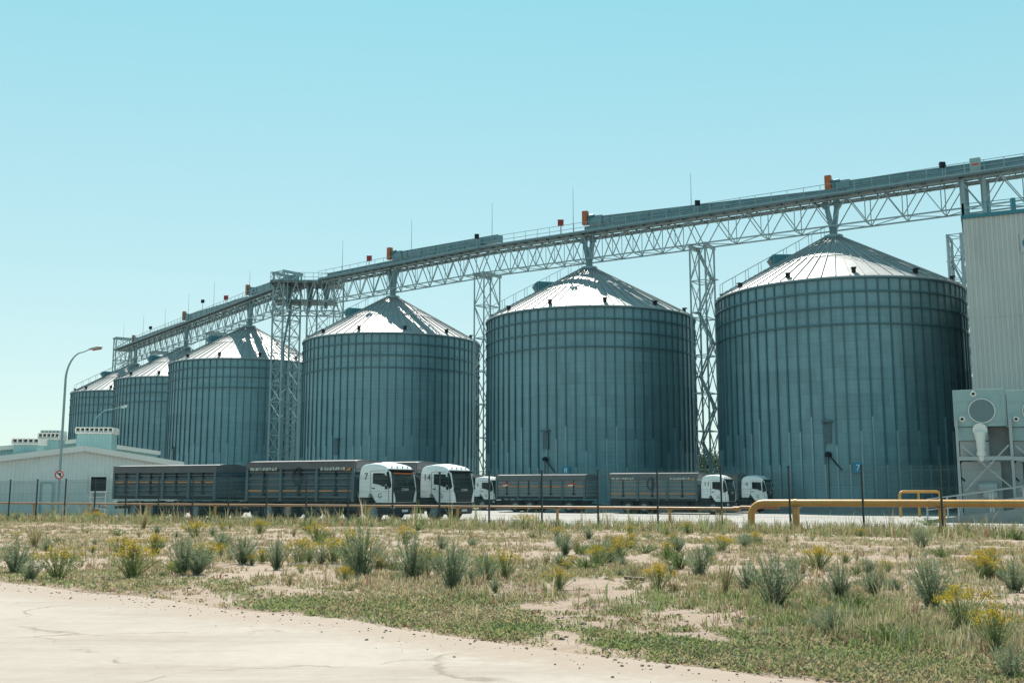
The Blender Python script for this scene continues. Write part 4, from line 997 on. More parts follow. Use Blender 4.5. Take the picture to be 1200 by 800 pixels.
# ------------------------------------------------------------------ gas pipes on supports
def npx(px, off, z=0.):
    lo, hi = -8., 30.
    for _ in range(50):
        m_ = (lo + hi) / 2; p = fpt(m_, off); p.z += z
        if pxof(p)[0] > px: hi = m_
        else: lo = m_
    return lo
OFF = 1.3
n0 = npx(783, OFF, .8); step_n = (npx(783, OFF, .8) - npx(172.5, OFF, .8)) / 6.
nT = npx(880, OFF, .8)
t = thing('thin_gas_pipe', 'thin weathered orange gas pipe on posts running along the fence to the left', 'pipe', fpt(nT, OFF), group=None, world=True)
def ph(n): p = fpt(n, OFF + .15); d_ = p.y; return p + V((0, 0, .80 + .0075 * (p.y - 42)))
mb = MB(); mb.tube([ph(npx(862, OFF, .8) - j * 2.) for j in range(17)][::-1], .055, 10); e_ = ph(npx(862, OFF, .8)); mb.tube([e_, e_ + fdir * .15 + V((0, 0, .06)), e_ + fdir * 1.6 + V((0, 0, .06))], .055, 10); mb.tube([e_ - fdir * .12, e_ + fdir * .12], .085, 10)
mb.build('pipe', M['thinpipe'], t, True, sharp=50)
for k in range(0, 11):
    n = n0 - k * step_n
    if n < -6: break
    p = ph(n); g_ = fpt(n, OFF + .15); mb = MB(); mb.tube([(p.x, p.y, g_.z - .2), (p.x, p.y, p.z - .05)], .055, 10); mb.obox(p + V((0, 0, -.075)), fdir * .09, fnor * .09, V((0, 0, .018))); mb.build('support_post', M['pipe'], t)
t = thing('thick_gas_pipe', 'thick yellow gas pipe on short posts, bending down into the ground at its left end', 'pipe', fpt(nT, OFF), world=True)
mb = MB(); TZ = lambda n: fpt(n, OFF) + V((0, 0, 1.0 + .004 * (fpt(n, OFF).y - 40)))
a_ = TZ(nT); pts = [V((a_.x, a_.y, G(a_.y) - .3)), a_ + V((0, 0, -.5))]
for j in range(1, 8): an = math.pi / 2 * j / 7; pts.append(a_ + V((0, 0, -.5)) + fdir * .5 * (1 - math.cos(an)) + V((0, 0, .5 * math.sin(an))))
for k in range(1, 14): pts.append(TZ(nT + .2 + k))
mb.tube(pts, .132, 16)
for k in range(1, 6): p = TZ(nT + .2 + k * 2.3); mb.tube([p - fdir * .02, p + fdir * .02], .142, 16)
mb.build('pipe', M['pipe'], t, True, sharp=50)
mb = MB(); mb.tube([V((a_.x, a_.y, G(a_.y) - .1)), V((a_.x, a_.y, G(a_.y) + .22))], .19, 14); mb.build('ground_sleeve', M['dark'], t)
for k in range(1, 4):
    n = n0 + k * step_n; p = TZ(n); mb = MB(); mb.beam((p.x, p.y, G(p.y) - .2), (p.x, p.y, p.z - .14), .2, .2, up=fdir); mb.obox(p + V((0, 0, -.165)), fdir * .16, fnor * .16, V((0, 0, .018))); mb.build('support_post', M['pipe'], t)
    mb = MB(); mb.tube([p - fdir * .04, p + fdir * .04], .15, 16); mb.build('clamp', M['pipe'], t)

# ------------------------------------------------------------------ sheds at the left
def shed(name, label, ridge, beta, w, k, length, mclad, mroof, over=.35, door=None):
    """gable shed: ridge point on the front gable, gable runs to the right and away at angle beta"""
    gd = V((math.cos(beta), math.sin(beta), 0)); ln = V((-math.sin(beta), math.cos(beta), 0)); r = V(ridge); g = G(r.y) - .1
    t = thing(name, label, 'building', (r.x, r.y, g), world=True)
    zr = r.z; ze = zr - k * w; r0 = V((r.x, r.y, 0))
    mb = MB(); pts = []
    n = int(2 * w / .30)
    for j in range(n):
        for f, o in ((0, 0), (.3, 0), (.42, 1), (.88, 1)): pts.append((-w + 2 * w * (j + f) / n, o))
    pts.append((w, 0))
    for (s0_, o0), (s1_, o1) in zip(pts, pts[1:]):
        p, q = r0 + gd * s0_ - ln * .04 * o0, r0 + gd * s1_ - ln * .04 * o1
        mb.face([p + V((0, 0, g)), q + V((0, 0, g)), q + V((0, 0, zr - k * abs(s1_) - .05)), p + V((0, 0, zr - k * abs(s0_) - .05))])
    for sd_ in (-1, 1):
        p = r0 + gd * w * sd_; q = p + ln * length; mb.face([p + V((0, 0, g)), q + V((0, 0, g)), q + V((0, 0, ze - .05)), p + V((0, 0, ze - .05))])
    q0 = r0 + ln * length; mb.face([q0 + gd * w + V((0, 0, g)), q0 - gd * w + V((0, 0, g)), q0 - gd * w + V((0, 0, ze - .05)), q0 + V((0, 0, zr - .05)), q0 + gd * w + V((0, 0, ze - .05))])
    mb.build('wall', mclad, t)
    mb = MB()
    for sd_ in (-1, 1):
        a_ = r0 - ln * over + V((0, 0, zr)); b_ = r0 - ln * over + gd * sd_ * (w + .3) + V((0, 0, zr - k * (w + .3))); dl = ln * (length + 2 * over); th_ = V((0, 0, .16))
        vs = [a_, b_, b_ + dl, a_ + dl]; mb.raw(vs + [v_ + th_ for v_ in vs], [(0, 1, 2, 3), (7, 6, 5, 4), (0, 4, 5, 1), (1, 5, 6, 2), (2, 6, 7, 3), (3, 7, 4, 0)])
    mb.build('roof', mroof, t)
    mb = MB()
    for sd_ in (-1, 1):
        mb.beam(r0 - ln * (over + .03) + V((0, 0, zr - .02)), r0 - ln * (over + .03) + gd * sd_ * (w + .3) + V((0, 0, zr - k * (w + .3) - .02)), .05, .42)
    mb.build('verge_trim', M['trimpale'], t)
    return t, r0, gd, ln, g
rg = at(97.5, 525, 80.)
t, r0, gd, ln, g = shed('warehouse', 'low pale ribbed warehouse with shallow gable and dark opening at the left edge', rg, rad(35), 7.45, .149, 22, M['cladding'], M['trimpale'])
def on_wall(px, py):
    d = ray(px, py); s_ = (r0.dot(ln)) / (d.dot(ln)); p = d * s_; return (p - r0).dot(gd), p.z
for nm, m_, (xa, ya, xb, yb) in (('hatch_opening', M['black'], (105.5, 558, 124.5, 576)), ('side_door', M['cladding'], (49, 566, 60, 600)), ('lower_shutter', M['machinegrey'], (107, 577, 123, 583))):
    s0_, z1_ = on_wall(xa, ya); s1_, z0_ = on_wall(xb, yb); z0_ = max(z0_, g)
    mb = MB(); mb.obox(r0 + gd * (s0_ + s1_) / 2 - ln * .06 + V((0, 0, (z0_ + z1_) / 2)), gd * (s1_ - s0_) / 2, ln * .03, V((0, 0, (z1_ - z0_) / 2))); o = mb.build(nm, m_, t)
    mb = MB(); fr_ = .06
    for s_ in (s0_, s1_): mb.obox(r0 + gd * s_ - ln * .08 + V((0, 0, (z0_ + z1_) / 2)), gd * fr_, ln * .05, V((0, 0, (z1_ - z0_) / 2 + fr_)))
    mb.obox(r0 + gd * (s0_ + s1_) / 2 - ln * .085 + V((0, 0, z1_ + .03)), gd * (s1_ - s0_) / 2, ln * .045, V((0, 0, fr_))); mb.build('door_frame' if 'door' in nm else 'frame', M['trimpale'] if nm != 'side_door' else M['tealclad'], o, org=t.location)
rg2 = at(88, 516.5, 106.)
shed('rear_shed', 'teal shed roof rising behind the pale warehouse at the left', rg2, rad(35), 8.3, .125, 20, M['tealclad'], M['tealclad'], .4)
# roof fan housings: a teal shaft with a row of white louvre boxes on top
def fan(label, x0, x1, ytop, ymid, Y, n):
    a_, b_ = at(x0, ymid, Y), at(x1, ymid, Y); g_ = G(Y); w_ = b_.x - a_.x; zt = at(x0, ytop, Y).z - g_; zm = a_.z - g_
    t = thing('fan_housing', label, 'fan housing', ((a_.x + b_.x) / 2, Y, g_), rad(8), group='fan housings behind the warehouse')
    mb = MB(); m_ = int(w_ / .28)
    mb.box(-w_ / 2 + .1, w_ / 2 - .1, 0, 2.2, -.1, zm)
    for k in range(m_): x = -w_ / 2 + .15 + (w_ - .3) * k / max(1, m_ - 1); mb.box(x - .05, x + .05, -.03, -.001, 0, zm - .01)
    mb.build('shaft', M['tealclad'], t)
    mb = MB(); mb.box(-w_ / 2, w_ / 2, -.25, 2.4, zm + .003, zm + .12); mb.box(-w_ / 2, w_ / 2, -.25, 2.4, zt - .1, zt)
    for k in range(n + 1): x = -w_ / 2 + w_ * k / n; mb.box(x - .06, x + .06, -.22, 2.3, zm + .12, zt - .1)
    mb.box(-w_ / 2 + .05, w_ / 2 - .05, .25, 2.2, zm + .12, zt - .1); mb.build('louvre_frame', M['trimpale'], t)
    for k in range(n):
        x = -w_ / 2 + w_ * (k + .5) / n; hw = w_ / n / 2 - .09
        mb = MB(); h_ = (zt - zm - .22)
        mb.raw([(x - hw, -.05, zm + .14 + h_ * .45), (x + hw, -.05, zm + .14 + h_ * .45), (x + hw, -.38, zm + .12), (x - hw, -.38, zm + .12)] + [(x - hw, 0, zm + .13 + h_ * .45), (x + hw, 0, zm + .13 + h_ * .45), (x + hw, -.36, zm + .10), (x - hw, -.36, zm + .10)], [(0, 1, 2, 3), (4, 5, 6, 7), (0, 1, 5, 4), (1, 2, 6, 5), (2, 3, 7, 6), (3, 0, 4, 7)])
        mb.build('flap', M['trimpale'], t)
        mb = MB(); mb.box(x - hw, x + hw, .2, .245, zm + .13, zt - .12); mb.build('dark_opening', M['black'], t)
fan('widest fan housing with white louvres, standing nearest to the far silos', 90, 131.5, 500.5, 508, 98., 8)
fan('middle fan housing with two rows of white louvres by the lamp post', 46, 69, 507, 515, 100., 5)
fan('small upper louvre box just behind the middle fan housing', 49, 70, 504, 508, 108., 5)
fan('left fan housing with white louvres at the left edge', 15.5, 45, 513.5, 521, 96., 5)

# lifting frame with orange parts by the opening
q = at(114, 597, 74.); g_ = G(74.)
t = thing('work_platform', 'grey ladder frame with orange parts standing before the warehouse opening', 'platform', (q.x, q.y, g_), rad(20))
mb = MB()
for x in (-.5, .5):
    for y in (-.3, .3): mb.beam((x, y, 0), (x, y, 1.75), .06)
for z in (.5, .95, 1.35, 1.75): mb.beam((-.5, -.3, z), (.5, -.3, z), .05); mb.beam((-.5, .3, z), (.5, .3, z), .05)
mb.box(-.55, .55, -.35, .35, 1.7, 1.76); mb.build('frame', M['trimpale'], t)
mb = MB(); mb.box(-.35, .1, -.5, -.35, .15, .55); mb.box(.1, .2, -.5, -.38, .6, .95); mb.box(.3, .6, -.42, -.36, .62, .72); mb.build('orange_parts', M['orange'], t, bevel=.03)

# ------------------------------------------------------------------ street lamps
def lamp(label, base, h, reach, ang, r0_=.085):
    t = thing('street_lamp', label, 'street lamp', base, ang, group='tall street lamps with curved arms')
    k = h * .82; pts = [V((0, 0, -.1)), V((0, 0, h * .4)), V((0, 0, k * .9))]; n = 10
    for j in range(0, n + 1):
        a = math.pi / 2 * j / n; e = .75 * (h - k) + .25 * reach
        pts.append(V((reach * (1 - math.cos(a)) * .8, 0, k + (h - k) * math.sin(a) ** 1.1 * .9)))
    last = V((reach * 1.12, 0, h)); pts.append(last)
    rr = [r0_ - (r0_ - .035) * j / (len(pts) - 1) for j in range(len(pts))]
    mb = MB(); mb.tube(pts, rr, 10); mb.build('pole', M['steel'], t, True, sharp=50)
    mb = MB(); d = V((1, 0, .18)).normalized(); u = V((-.18, 0, 1)).normalized(); c = last + d * .35
    vs = []
    for f, w_, h_ in ((-.4, .07, .06), (-.15, .13, .1), (.2, .17, .12), (.4, .12, .08), (.5, .05, .03)):
        vs += [c + d * f + V((0, w_ * math.cos(a), 0)) + u * h_ * math.sin(a) for a in [2 * math.pi * j / 10 for j in range(10)]]
    mb.raw(vs, [(i * 10 + j, i * 10 + (j + 1) % 10, (i + 1) * 10 + (j + 1) % 10, (i + 1) * 10 + j) for i in range(4) for j in range(10)] + [tuple(range(10)), tuple(range(40, 50))]); hd = mb.build('lamp_head', M['machinegrey'], t, True)
    mb = MB(); mb.obox(c + d * .12 - u * .1, d * .28, V((0, .11, 0)), u * .04); mb.build('lens', M['orange'] if reach < 2 else M['tape'], hd, bevel=.02)
    return t
bp_ = gnd(67.5, 603); b_ = at(67.3, 600, 68.); hb = V((b_.x, b_.y, G(68.)))
topz = at(117, 409, 68.).z - hb.z
lamp('tall street lamp with curved arm and no-stopping sign at the left', hb, topz, 1.35, 0)
b2 = at(106.5, 560, 118.); hb2 = V((b2.x, b2.y, G(118.))); lamp('farther short looking street lamp against the farthest silo', hb2, at(137, 477, 118).z - hb2.z, 2.6, 0, .09)
sp_ = at(70.5, 556, 67.8)
t = thing('traffic_sign', 'round red-rimmed traffic sign with a dark mark on the tall lamp post', 'sign', sp_, world=True)
mb = MB(); mb.lathe([(0, 0), (.29, 0), (.29, .03), (0, .03)], 28, c=sp_ + V((0, -.12, 0)), axis='y'); mb.build('face', M['tape'], t)
mb = MB(); mb.lathe([(.22, -.012), (.295, -.012), (.295, .0), (.22, .0), (.22, -.012)], 28, c=sp_ + V((0, -.125, 0)), axis='y'); mb.build('rim', M['signred'], t)
mb = MB(); c = sp_ + V((0, -.13, 0)); mb.beam(c + V((-.14, 0, .14)), c + V((.14, 0, -.14)), .02, .07); mb.obox(c + V((.05, 0, .06)), (.06, 0, 0), (0, .008, 0), (0, 0, .07)); mb.build('mark', M['ink'], t)
mb = MB(); mb.box(sp_.x - .03, sp_.x + .03, sp_.y - .09, sp_.y + .12, sp_.z - .03, sp_.z + .03); mb.build('bracket', M['steel'], t)

# ------------------------------------------------------------------ plants
def tint_attr(me, cols):
    at_ = me.color_attributes.new('tint', 'FLOAT_COLOR', 'CORNER'); buf = []
    for p, c in zip(me.polygons, cols): buf += [c[0], c[1], c[2], 1.] * p.loop_total
    at_.data.foreach_set('color', buf)
def plant_obj(name, vs, fs, cols, parent=None, m='leaf'):
    me = bpy.data.meshes.new(name); me.from_pydata(vs, [], fs); me.materials.append(M[m]); tint_attr(me, cols)
    o = bpy.data.objects.new(name, me); COL.objects.link(o)
    if parent is not None: o.parent = parent
    return o
rnd = random.Random(11)
def jitc(c, k=.18):
    f = 1 + rnd.uniform(-k, k); return (c[0] * f * (1 + rnd.uniform(-.06, .06)), c[1] * f, c[2] * f * (1 + rnd.uniform(-.1, .1)))
TAN, STRAW, OLIVE, GREEN, GREY, RUST = (0.305, 0.246, 0.149), (0.368, 0.318, 0.198), (0.259, 0.252, 0.127), (0.190, 0.234, 0.094), (0.230, 0.258, 0.165), (0.230, 0.132, 0.094)
# grass and low ground cover: one uncountable mass
gv, gf, gc = [], [], []
def blade(p, h, w_, az, lean, col):
    dx, dy = math.cos(az), math.sin(az); i = len(gv); px_, py_ = -dy * w_ / 2, dx * w_ / 2
    m_ = (p[0] + dx * lean * .35, p[1] + dy * lean * .35, p[2] + h * .6)
    gv.extend([(p[0] - px_, p[1] - py_, p[2] - .01), (p[0] + px_, p[1] + py_, p[2] - .01), (m_[0] + px_ * .8, m_[1] + py_ * .8, m_[2]), (m_[0] - px_ * .8, m_[1] - py_ * .8, m_[2]), (p[0] + dx * lean, p[1] + dy * lean, p[2] + h)])
    gf.extend([(i, i + 1, i + 2, i + 3), (i + 3, i + 2, i + 4)]); gc.extend([col, col])
def low_leaf(p, l, az, col, el=.3):
    dx, dy = math.cos(az), math.sin(az); i = len(gv); w_ = l * .38; c_ = math.cos(el); s_ = math.sin(el)
    gv.extend([p, (p[0] + dx * l * .5 * c_ - dy * w_ / 2, p[1] + dy * l * .5 * c_ + dx * w_ / 2, p[2] + l * .5 * s_ + .01), (p[0] + dx * l * c_, p[1] + dy * l * c_, p[2] + l * s_), (p[0] + dx * l * .5 * c_ + dy * w_ / 2, p[1] + dy * l * .5 * c_ - dx * w_ / 2, p[2] + l * .5 * s_ + .01)])
    gf.append((i, i + 1, i + 2, i + 3)); gc.append(col)
tufts = 0; tries = 0
while tufts < 42000 and tries < 420000:
    tries += 1
    u = rnd.random(); Y = 1 / (1 / 6. + (1 / 66. - 1 / 6.) * u); X = rnd.uniform(-.6, .6) * Y * 1.02
    if rnd.random() < .25: Y = rnd.uniform(20, 66); X = rnd.uniform(-.6, .6) * Y * 1.02
    de = Y - edge_y(X); fd = fdist(X, Y)
    if de < -.12 or fd > 2.2: continue
    nz = noise.noise(V((X * .45, Y * .45, 1.))) + .55 * noise.noise(V((X * 1.4, Y * 1.4, 5.))) + .4 * noise.noise(V((X * 3.5, Y * 3.5, 2.)))
    near_edge = max(0., 1 - de / (2.2 + .06 * Y + 1.1 * noise.noise(V((X * .5, 0, 3)))))
    near_fence = max(0., 1 - (-fd + 1.0) / 8.)
    dens = .30 + .8 * nz + (.34 + .25 * nz) * min(1, near_edge * 1.7) + .85 * near_fence
    if de < .5: dens *= .35 + max(0, de)
    if rnd.random() > dens: continue
    tufts += 1
    z = terrain(X, Y); hue = .6 * noise.noise(V((X * .3, Y * .3, 20.))) + .6 * noise.noise(V((X * 1.1, Y * 1.1, 8.))) + rnd.uniform(-.42, .42)
    if near_edge > .15 or Y < 12: base = GREEN if hue > .25 else (OLIVE if hue > -.08 else (TAN if hue > -.35 else STRAW))
    else: base = OLIVE if hue > .25 else (TAN if hue > -.2 else STRAW)
    if near_fence > .3 and rnd.random() < .6: base = rnd.choice((GREEN, OLIVE, OLIVE))
    if rnd.random() < .025: base = RUST
    if rnd.random() < .06: base = GREY
    sc_ = 1 + max(0, (Y - 15) / 40.)
    if (near_edge > .15 and rnd.random() < .55) or rnd.random() < .5:
        for k in range(rnd.randint(6, 12)):
            a = rnd.uniform(0, 6.28); q = rnd.uniform(0, .09) * sc_; low_leaf((X + q * math.cos(a), Y + q * math.sin(a), z), rnd.uniform(.025, .06) * sc_, rnd.uniform(0, 6.28), jitc(base), rnd.uniform(.15, 1.1))
    else:
        hh = rnd.uniform(.02, .06) if near_edge > .2 else rnd.uniform(.035, .12)
        if near_fence > .3 and rnd.random() < .7: hh = rnd.uniform(.14, .44) * (1.2 if X / Y < -.03 and fd > -3 else 1)
        if base is STRAW: hh *= 1.2
        if rnd.random() < .06: hh *= 2.2
        for k in range(rnd.randint(5, 10)):
            a = rnd.uniform(0, 6.28); q = rnd.uniform(0, .06) * sc_
            blade((X + q * math.cos(a), Y + q * math.sin(a), z), hh * rnd.uniform(.6, 1.15), (.0045 + .0005 * Y) * rnd.uniform(.7, 1.2), rnd.uniform(0, 6.28), hh * rnd.uniform(.05, .7), jitc(base))
o = plant_obj('grass', gv, gf, gc); tag(o, 'short dry and green grass and ground cover in the sandy field', 'grass', kind='stuff')

def bush_mesh(name, seed, kind):
    """returns (foliage mesh data, flower mesh data) about 1 unit tall"""
    r = random.Random(seed); vs, fs, cs = [], [], []; fv, ff = [], []
    def sliver(p, d, l, w_, col):
        d = d.normalized(); s_ = d.cross(V((r.uniform(-1, 1), r.uniform(-1, 1), r.uniform(-1, 1)))).normalized() * w_; i = len(vs)
        vs.extend([p - s_ * .3, p + d * l * .5 - s_, p + d * l, p + d * l * .5 + s_]); fs.append((i, i + 1, i + 2, i + 3)); cs.append(col)
    pal = {'grey': [(0.186, 0.224, 0.139), (0.227, 0.263, 0.169), (0.145, 0.186, 0.111)], 'yellow': [(0.199, 0.233, 0.105), (0.235, 0.263, 0.123), (0.158, 0.200, 0.085)], 'tan': [(0.272, 0.233, 0.123), (0.227, 0.215, 0.105), (0.326, 0.277, 0.153)], 'green': [(0.119, 0.166, 0.058), (0.149, 0.195, 0.073), (0.100, 0.147, 0.058)]}[kind]
    ns = {'grey': 74, 'yellow': 58, 'tan': 60, 'green': 46}[kind]
    for k in range(ns):
        a = r.uniform(0, 6.28); sp_ = r.uniform(.03, .62) ** .85 * (.95 if kind != 'tan' else .6); hh = (1 - .45 * sp_) * r.uniform(.6, 1.02)
        if kind == 'green': hh *= .7; sp_ *= 1.3
        base = V((math.cos(a) * sp_ * .14, math.sin(a) * sp_ * .14, -.02)); tip = V((math.cos(a) * sp_, math.sin(a) * sp_, hh)) + V((r.uniform(-.06, .06), r.uniform(-.06, .06), 0))
        col = r.choice(pal); f = r.uniform(.8, 1.2); col = tuple(c * f for c in col)
        mid = base.lerp(tip, .5) - V((math.cos(a), math.sin(a), 0)) * sp_ * .12; pts = [base, base.lerp(mid, .5), mid, mid.lerp(tip, .5), tip]
        for p, q in zip(pts, pts[1:]):
            w_ = .0045; s_ = (q - p).cross(V((0, 1, .1))).normalized() * w_; i = len(vs); vs.extend([p - s_, p + s_, q + s_, q - s_]); fs.append((i, i + 1, i + 2, i + 3)); cs.append(tuple(c * .85 for c in col))
        nl = {'grey': 46, 'yellow': 32, 'tan': 14, 'green': 34}[kind]
        for j in range(nl):
            t_ = r.uniform(.12, 1.0); s4 = t_ * 4; i4 = min(3, int(s4)); p = pts[i4].lerp(pts[i4 + 1], s4 - i4); dr = (pts[i4 + 1] - pts[i4]).normalized()
            dd_ = dr * r.uniform(.3, 1.1) + V((r.uniform(-1, 1), r.uniform(-1, 1), r.uniform(-.3, .6))) * .7
            sliver(p, dd_, r.uniform(.04, .10), r.uniform(.004, .009) * (1.5 if kind == 'green' else 1), tuple(c * r.uniform(.8, 1.25) for c in col))
        if kind == 'yellow' and hh > .6 and r.random() < .85:
            for j in range(r.randint(9, 18)):
                c = tip + V((r.uniform(-.09, .09), r.uniform(-.09, .09), r.uniform(-.1, .05))); s_ = r.uniform(.014, .026)
                u_ = V((r.uniform(-1, 1), r.uniform(-1, 1), r.uniform(-1, 1))).normalized(); v_ = u_.cross(V((.3, .5, .8))).normalized(); i = len(fv)
                fv.extend([c - u_ * s_, c - v_ * s_, c + u_ * s_, c + v_ * s_]); ff.append((i, i + 1, i + 2, i + 3))
    me = bpy.data.meshes.new(name); me.from_pydata(vs, [], fs); me.materials.append(M['leaf']); tint_attr(me, cs)
    fm = None
    if fv: fm = bpy.data.meshes.new('flowers'); fm.from_pydata(fv, [], ff); fm.materials.append(M['flower'])
    return me, fm
BM = {k: [bush_mesh(k + '_foliage', 100 + 10 * j + i, k) for i in range(3)] for j, k in enumerate(('grey', 'yellow', 'tan', 'green'))}
KN = {'grey': ('grey_weed_bush', 'grey-green'), 'yellow': ('flowering_bush', 'yellow-flowered'), 'tan': ('dry_weed_clump', 'dry tan'), 'green': ('leafy_weed', 'leafy green')}
bcount = 0
def bush(px, py, hpx, kind, label, group=None, wide=1.):
    global bcount
    p = gnd(px, py); p.z = terrain(p.x, p.y) - .01; s_ = hpx * p.y / 1200.; nm = KN[kind][0]; me, fm = BM[kind][bcount % 3]; bcount += 1
    t = thing(nm, label, 'bush' if kind != 'tan' else 'weed', p, rnd.uniform(0, 6.28), group); t.scale = (s_ * wide, s_ * wide, s_)
    o = bpy.data.objects.new('foliage', me); COL.objects.link(o); o.parent = t
    if fm: o = bpy.data.objects.new('flowers', fm); COL.objects.link(o); o.parent = t; o['kind'] = 'stuff'
BL = [(68, 678, 44, 'yellow', 'round yellow-flowered bush nearest the left edge, by the road', 1.15), (155, 679, 46, 'yellow', 'round yellow-flowered bush by the road, right of the leftmost one', 1.2),
      (18, 670, 42, 'grey', 'grey-green bush cut by the left frame edge', 1.1), (36, 680, 30, 'grey', 'low grey weed just left of the leftmost yellow bush', 1.),
      (216, 674, 48, 'grey', 'upright grey-green bush right of the two yellow bushes by the road', .8), (240, 664, 32, 'yellow', 'yellow-green bush directly behind the upright grey one at left', 1.1),
      (140, 650, 24, 'yellow', 'yellow-flowered bush behind the two round roadside ones', 1.3), (182, 650, 26, 'yellow', 'small yellow bush behind and right of the second round bush', 1.),
      (230, 630, 22, 'yellow', 'yellow-flowered bush near the fence in front of the dark trailer', 1.3), (284, 662, 34, 'grey', 'grey-green bush left of the bare sand patch', 1.1),
      (324, 668, 40, 'grey', 'tall narrow grey weed at the edge of the bare sand patch', .7), (352, 661, 34, 'yellow', 'yellow-flowered bush right of the narrow grey weed', 1.1),
      (390, 660, 34, 'yellow', 'yellow-flowered bush left of the tall grey bush in the middle field', 1.1), (372, 634, 24, 'yellow', 'flat yellow bush near the fence below truck 7', 1.4),
      (305, 626, 18, 'yellow', 'small yellow bush near the fence below the emblem of truck 7', 1.2),
      (424, 676, 66, 'grey', 'tall feathery grey-green bush below the white cab 7', .85), (412, 668, 50, 'yellow', 'yellow-topped bush touching the tall grey one below cab 7', 1.),
      (482, 680, 56, 'grey', 'broad grey-green bush left of the darkest middle bush', .95), (497, 676, 42, 'yellow', 'yellow-topped bush between two grey ones in the middle', .9),
      (530, 694, 62, 'grey', 'dark dense grey-green bush in the centre, nearest the grass verge', .85), (592, 678, 36, 'yellow', 'yellow-flowered bush right of the dense central bush', 1.), (570, 682, 36, 'grey', 'pale thin weed between the dense central bush and the yellow one', .8),
      (655, 690, 28, 'yellow', 'spiky yellow-green bush right of the centre', 1.3), (686, 670, 28, 'green', 'leafy green weed behind the spiky yellow-green bush', 1.5), (702, 664, 30, 'yellow', 'yellow bush beside the leafy green weed', 1.),
      (715, 656, 22, 'yellow', 'small yellow weed behind the stick', 1.), (772, 694, 36, 'yellow', 'thin yellow-flowered weed right of the stick', .9), (743, 680, 24, 'tan', 'dry clump beside the stick', 1.),
      (908, 712, 68, 'grey', 'largest dense grey-green bush in the right half', .9), (850, 698, 48, 'tan', 'tall dry tan clump left of the largest grey bush', .8), (875, 690, 34, 'grey', 'pale thin weed between the dry clump and the largest bush', 1.),
      (820, 676, 40, 'grey', 'grey-green weed left of the dry clump at right', .9), (1005, 714, 34, 'green', 'low spreading green weed right of the largest grey bush', 1.5), (985, 700, 48, 'grey', 'thin grey stalks behind the low green weed', .7),
      (1034, 684, 26, 'tan', 'small dark dry tuft in the right sandy patch', .9), (1092, 708, 66, 'grey', 'tall grey-green bush with yellow tips near the right edge', .85), (1128, 730, 58, 'yellow', 'thin yellow-flowered bush in front of the tall right bush', .9),
      (1166, 762, 62, 'yellow', 'nearest yellow-flowered weed at the lower right', .8), (1186, 790, 44, 'grey', 'grey weed in the lower right corner', 1.2), (1048, 752, 40, 'green', 'low green weed in the foreground at right', 1.4), (975, 745, 42, 'grey', 'grey weed in the foreground below the green one', 1.),
      (1150, 676, 34, 'yellow', 'yellow weed near the right edge behind the tall bush', 1.), (1188, 690, 40, 'grey', 'grey bush cut by the right frame edge', 1.), (1090, 616, 16, 'green', 'low green bush at the foot of the yellow pipe post', 1.6), (1192, 632, 20, 'green', 'green bush at the right edge below the ramp', 1.5),
      (845, 648, 22, 'yellow', 'yellow weed near the fence left of the yellow pipe', 1.3), (806, 626, 16, 'yellow', 'small yellow weed at the fence right of centre', 1.4), (960, 668, 30, 'yellow', 'pale yellow weed behind the largest grey bush', 1.), (740, 690, 16, 'green', 'tiny leafy weed in front of the stick', 1.4), (640, 664, 26, 'tan', 'dry clump in the middle of the field', 1.1)]
for px, py, hp, kd, lb, wd_ in BL: bush(px, py, hp, kd, lb, None, wd_)
k = 0
while k < 270:
    px = rnd.uniform(-10, 1210); py = 604 + 95 * rnd.random() ** 1.6
    if rnd.random() < .5:
        q_ = rnd.choice(BL); px, py = q_[0] + rnd.gauss(0, 26), q_[1] - abs(rnd.gauss(0, 8)) + 2
    p = gnd(px, py)
    if py < 603: continue
    if p.y - edge_y(p.x) < 2.2 or fdist(p.x, p.y) > 1.2: continue
    if noise.noise(V((p.x * .2, p.y * .2, 40.))) < -.15 and rnd.random() < .7: continue
    kd = rnd.choice(('tan', 'tan', 'yellow', 'grey', 'green', 'tan', 'green')) if py < 640 else rnd.choice(('grey', 'tan', 'grey', 'green', 'tan', 'grey', 'yellow'))
    hp = (rnd.uniform(6, 16) if py < 640 else rnd.uniform(8, 22)) * (1.6 if rnd.random() < .15 else 1)
    bush(px, py, hp, kd, {'grey': 'small grey-green weed scattered in the sandy field', 'yellow': 'small yellow-flowered weed scattered in the sandy field', 'tan': 'small dry tan weed scattered in the sandy field', 'green': 'small leafy green weed scattered in the sandy field'}[kd], {'grey': 'small grey weeds in the field', 'yellow': 'small yellow weeds in the field', 'tan': 'small dry weeds in the field', 'green': 'small green weeds in the field'}[kd], rnd.uniform(.8, 1.4)); k += 1

# stick, stones
p = gnd(742, 683); mb = MB(); mb.tube([(-.11, .03, .05), (0, 0, .04), (.09, -.02, .035), (.14, -.03, .03)], [.022, .024, .026, .028], 10)
o = mb.build('stick', M['wood'], smooth=True, sharp=50); o.location = (p.x, p.y, terrain(p.x, p.y)); tag(o, 'short thick brown stick lying in the field', 'stick')
mb = MB(); r = random.Random(5)
def stone(x, y, s_, z):
    c = V((x, y, z)); vs = []
    for i in range(3):
        for j in range(6):
            a = j * math.pi / 3 + r.uniform(-.3, .3); rr = s_ * (1, .95, .5)[i] * r.uniform(.7, 1.2); vs.append(c + V((rr * math.cos(a), rr * math.sin(a), (-.3, .25, .6)[i] * s_)))
    mb.raw(vs, [(i * 6 + j, i * 6 + (j + 1) % 6, (i + 1) * 6 + (j + 1) % 6, (i + 1) * 6 + j) for i in range(2) for j in range(6)] + [tuple(range(12, 18))])
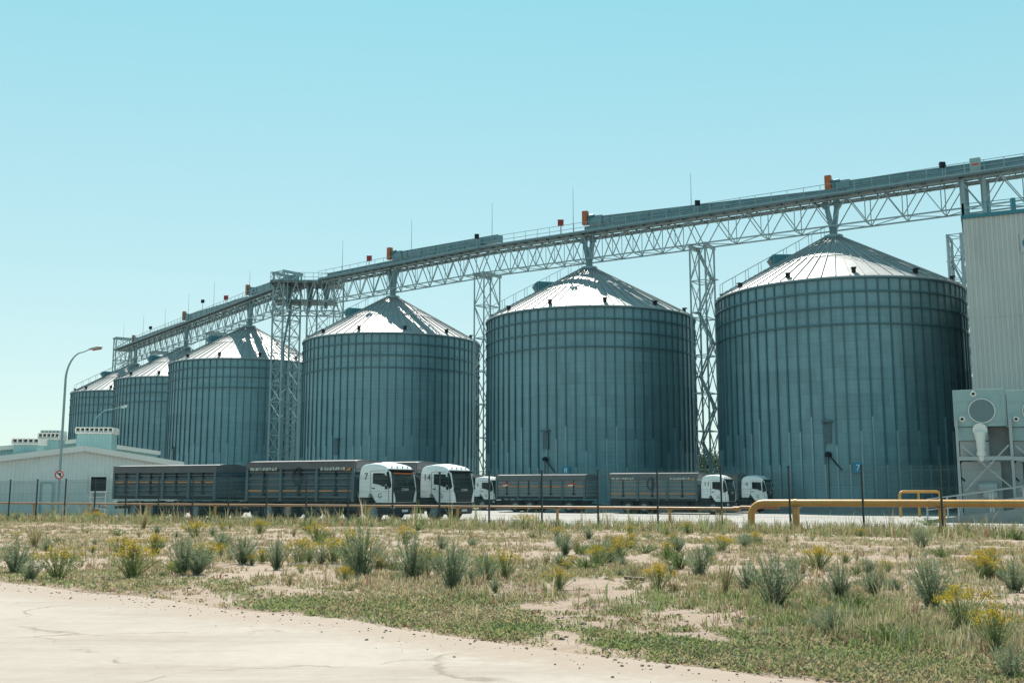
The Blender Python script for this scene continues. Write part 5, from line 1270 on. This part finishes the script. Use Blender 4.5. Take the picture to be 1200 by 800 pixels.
for k in range(900):
    x = r.uniform(-9, 5); d_ = r.gauss(-.25, .45)
    y = edge_y(x) + d_
    if y < 5: continue
    stone(x, y, .004 + .013 * r.random() ** 4, G(y) + .008)
for k in range(1500):
    Y = 1 / (1 / 7. + (1 / 45. - 1 / 7.) * r.random()); X = r.uniform(-.6, .6) * Y
    if Y - edge_y(X) < .3 or fdist(X, Y) > 1: continue
    stone(X, Y, .008 + .03 * r.random() ** 4, terrain(X, Y))
tag(mb.build('gravel', M['stone']), 'small stones and clods on the road edge and bare soil', 'gravel', kind='stuff')

# ------------------------------------------------------------------ trees far behind, in the gap between the silos
def tree(label, x, y, h, seed):
    r = random.Random(seed); t = thing('broadleaf_tree', label, 'tree', (x, y, FL), 0, 'trees far behind the silos')
    mb = MB(); mb.tube([(0, 0, -.2), (.1, 0, h * .3), (0, .1, h * .6)], [.25, .19, .08], 8)
    for k in range(6): a = r.uniform(0, 6.28); mb.tube([(0, 0, h * (.28 + .05 * k)), (math.cos(a) * h * .25, math.sin(a) * h * .25, h * (.5 + .06 * k))], [.1, .03], 6)
    mb.build('trunk', M['bark'], t)
    vs, fs, cs = [], [], []
    for k in range(26):
        c = V((r.gauss(0, .2) * h, r.gauss(0, .2) * h, h * r.uniform(.35, .92))); rr = h * r.uniform(.08, .16); f = r.uniform(.7, 1.2)
        for j in range(90):
            d = V((r.gauss(0, 1), r.gauss(0, 1), r.gauss(0, 1))).normalized() * rr * r.random() ** .4; p = c + d; u = V((r.uniform(-1, 1), r.uniform(-1, 1), r.uniform(-1, 1))).normalized() * .16; v_ = u.cross(V((r.random(), r.random(), 1))).normalized() * .1
            i = len(vs); vs.extend([p - u, p - v_, p + u, p + v_]); fs.append((i, i + 1, i + 2, i + 3)); cs.append((.05 * f, .075 * f, .035 * f))
    plant_obj('crown', vs, fs, cs, t)
for i, (px, py, Y) in enumerate(((826, 530, 175.), (836, 526, 180.), (818, 529, 185.), (846, 531, 178.))):
    q = at(px, py, Y); tree(['dark tree seen in the gap left of the slim tower by the nearest silo', 'dark tree seen through the slim tower between the two right silos', 'dark tree half behind the second silo from the right', 'dark tree half behind the nearest silo'][i], q.x, q.y, q.z - FL, 60 + i)
for o in bpy.data.objects:
    if '_w' in o: del o['_w']
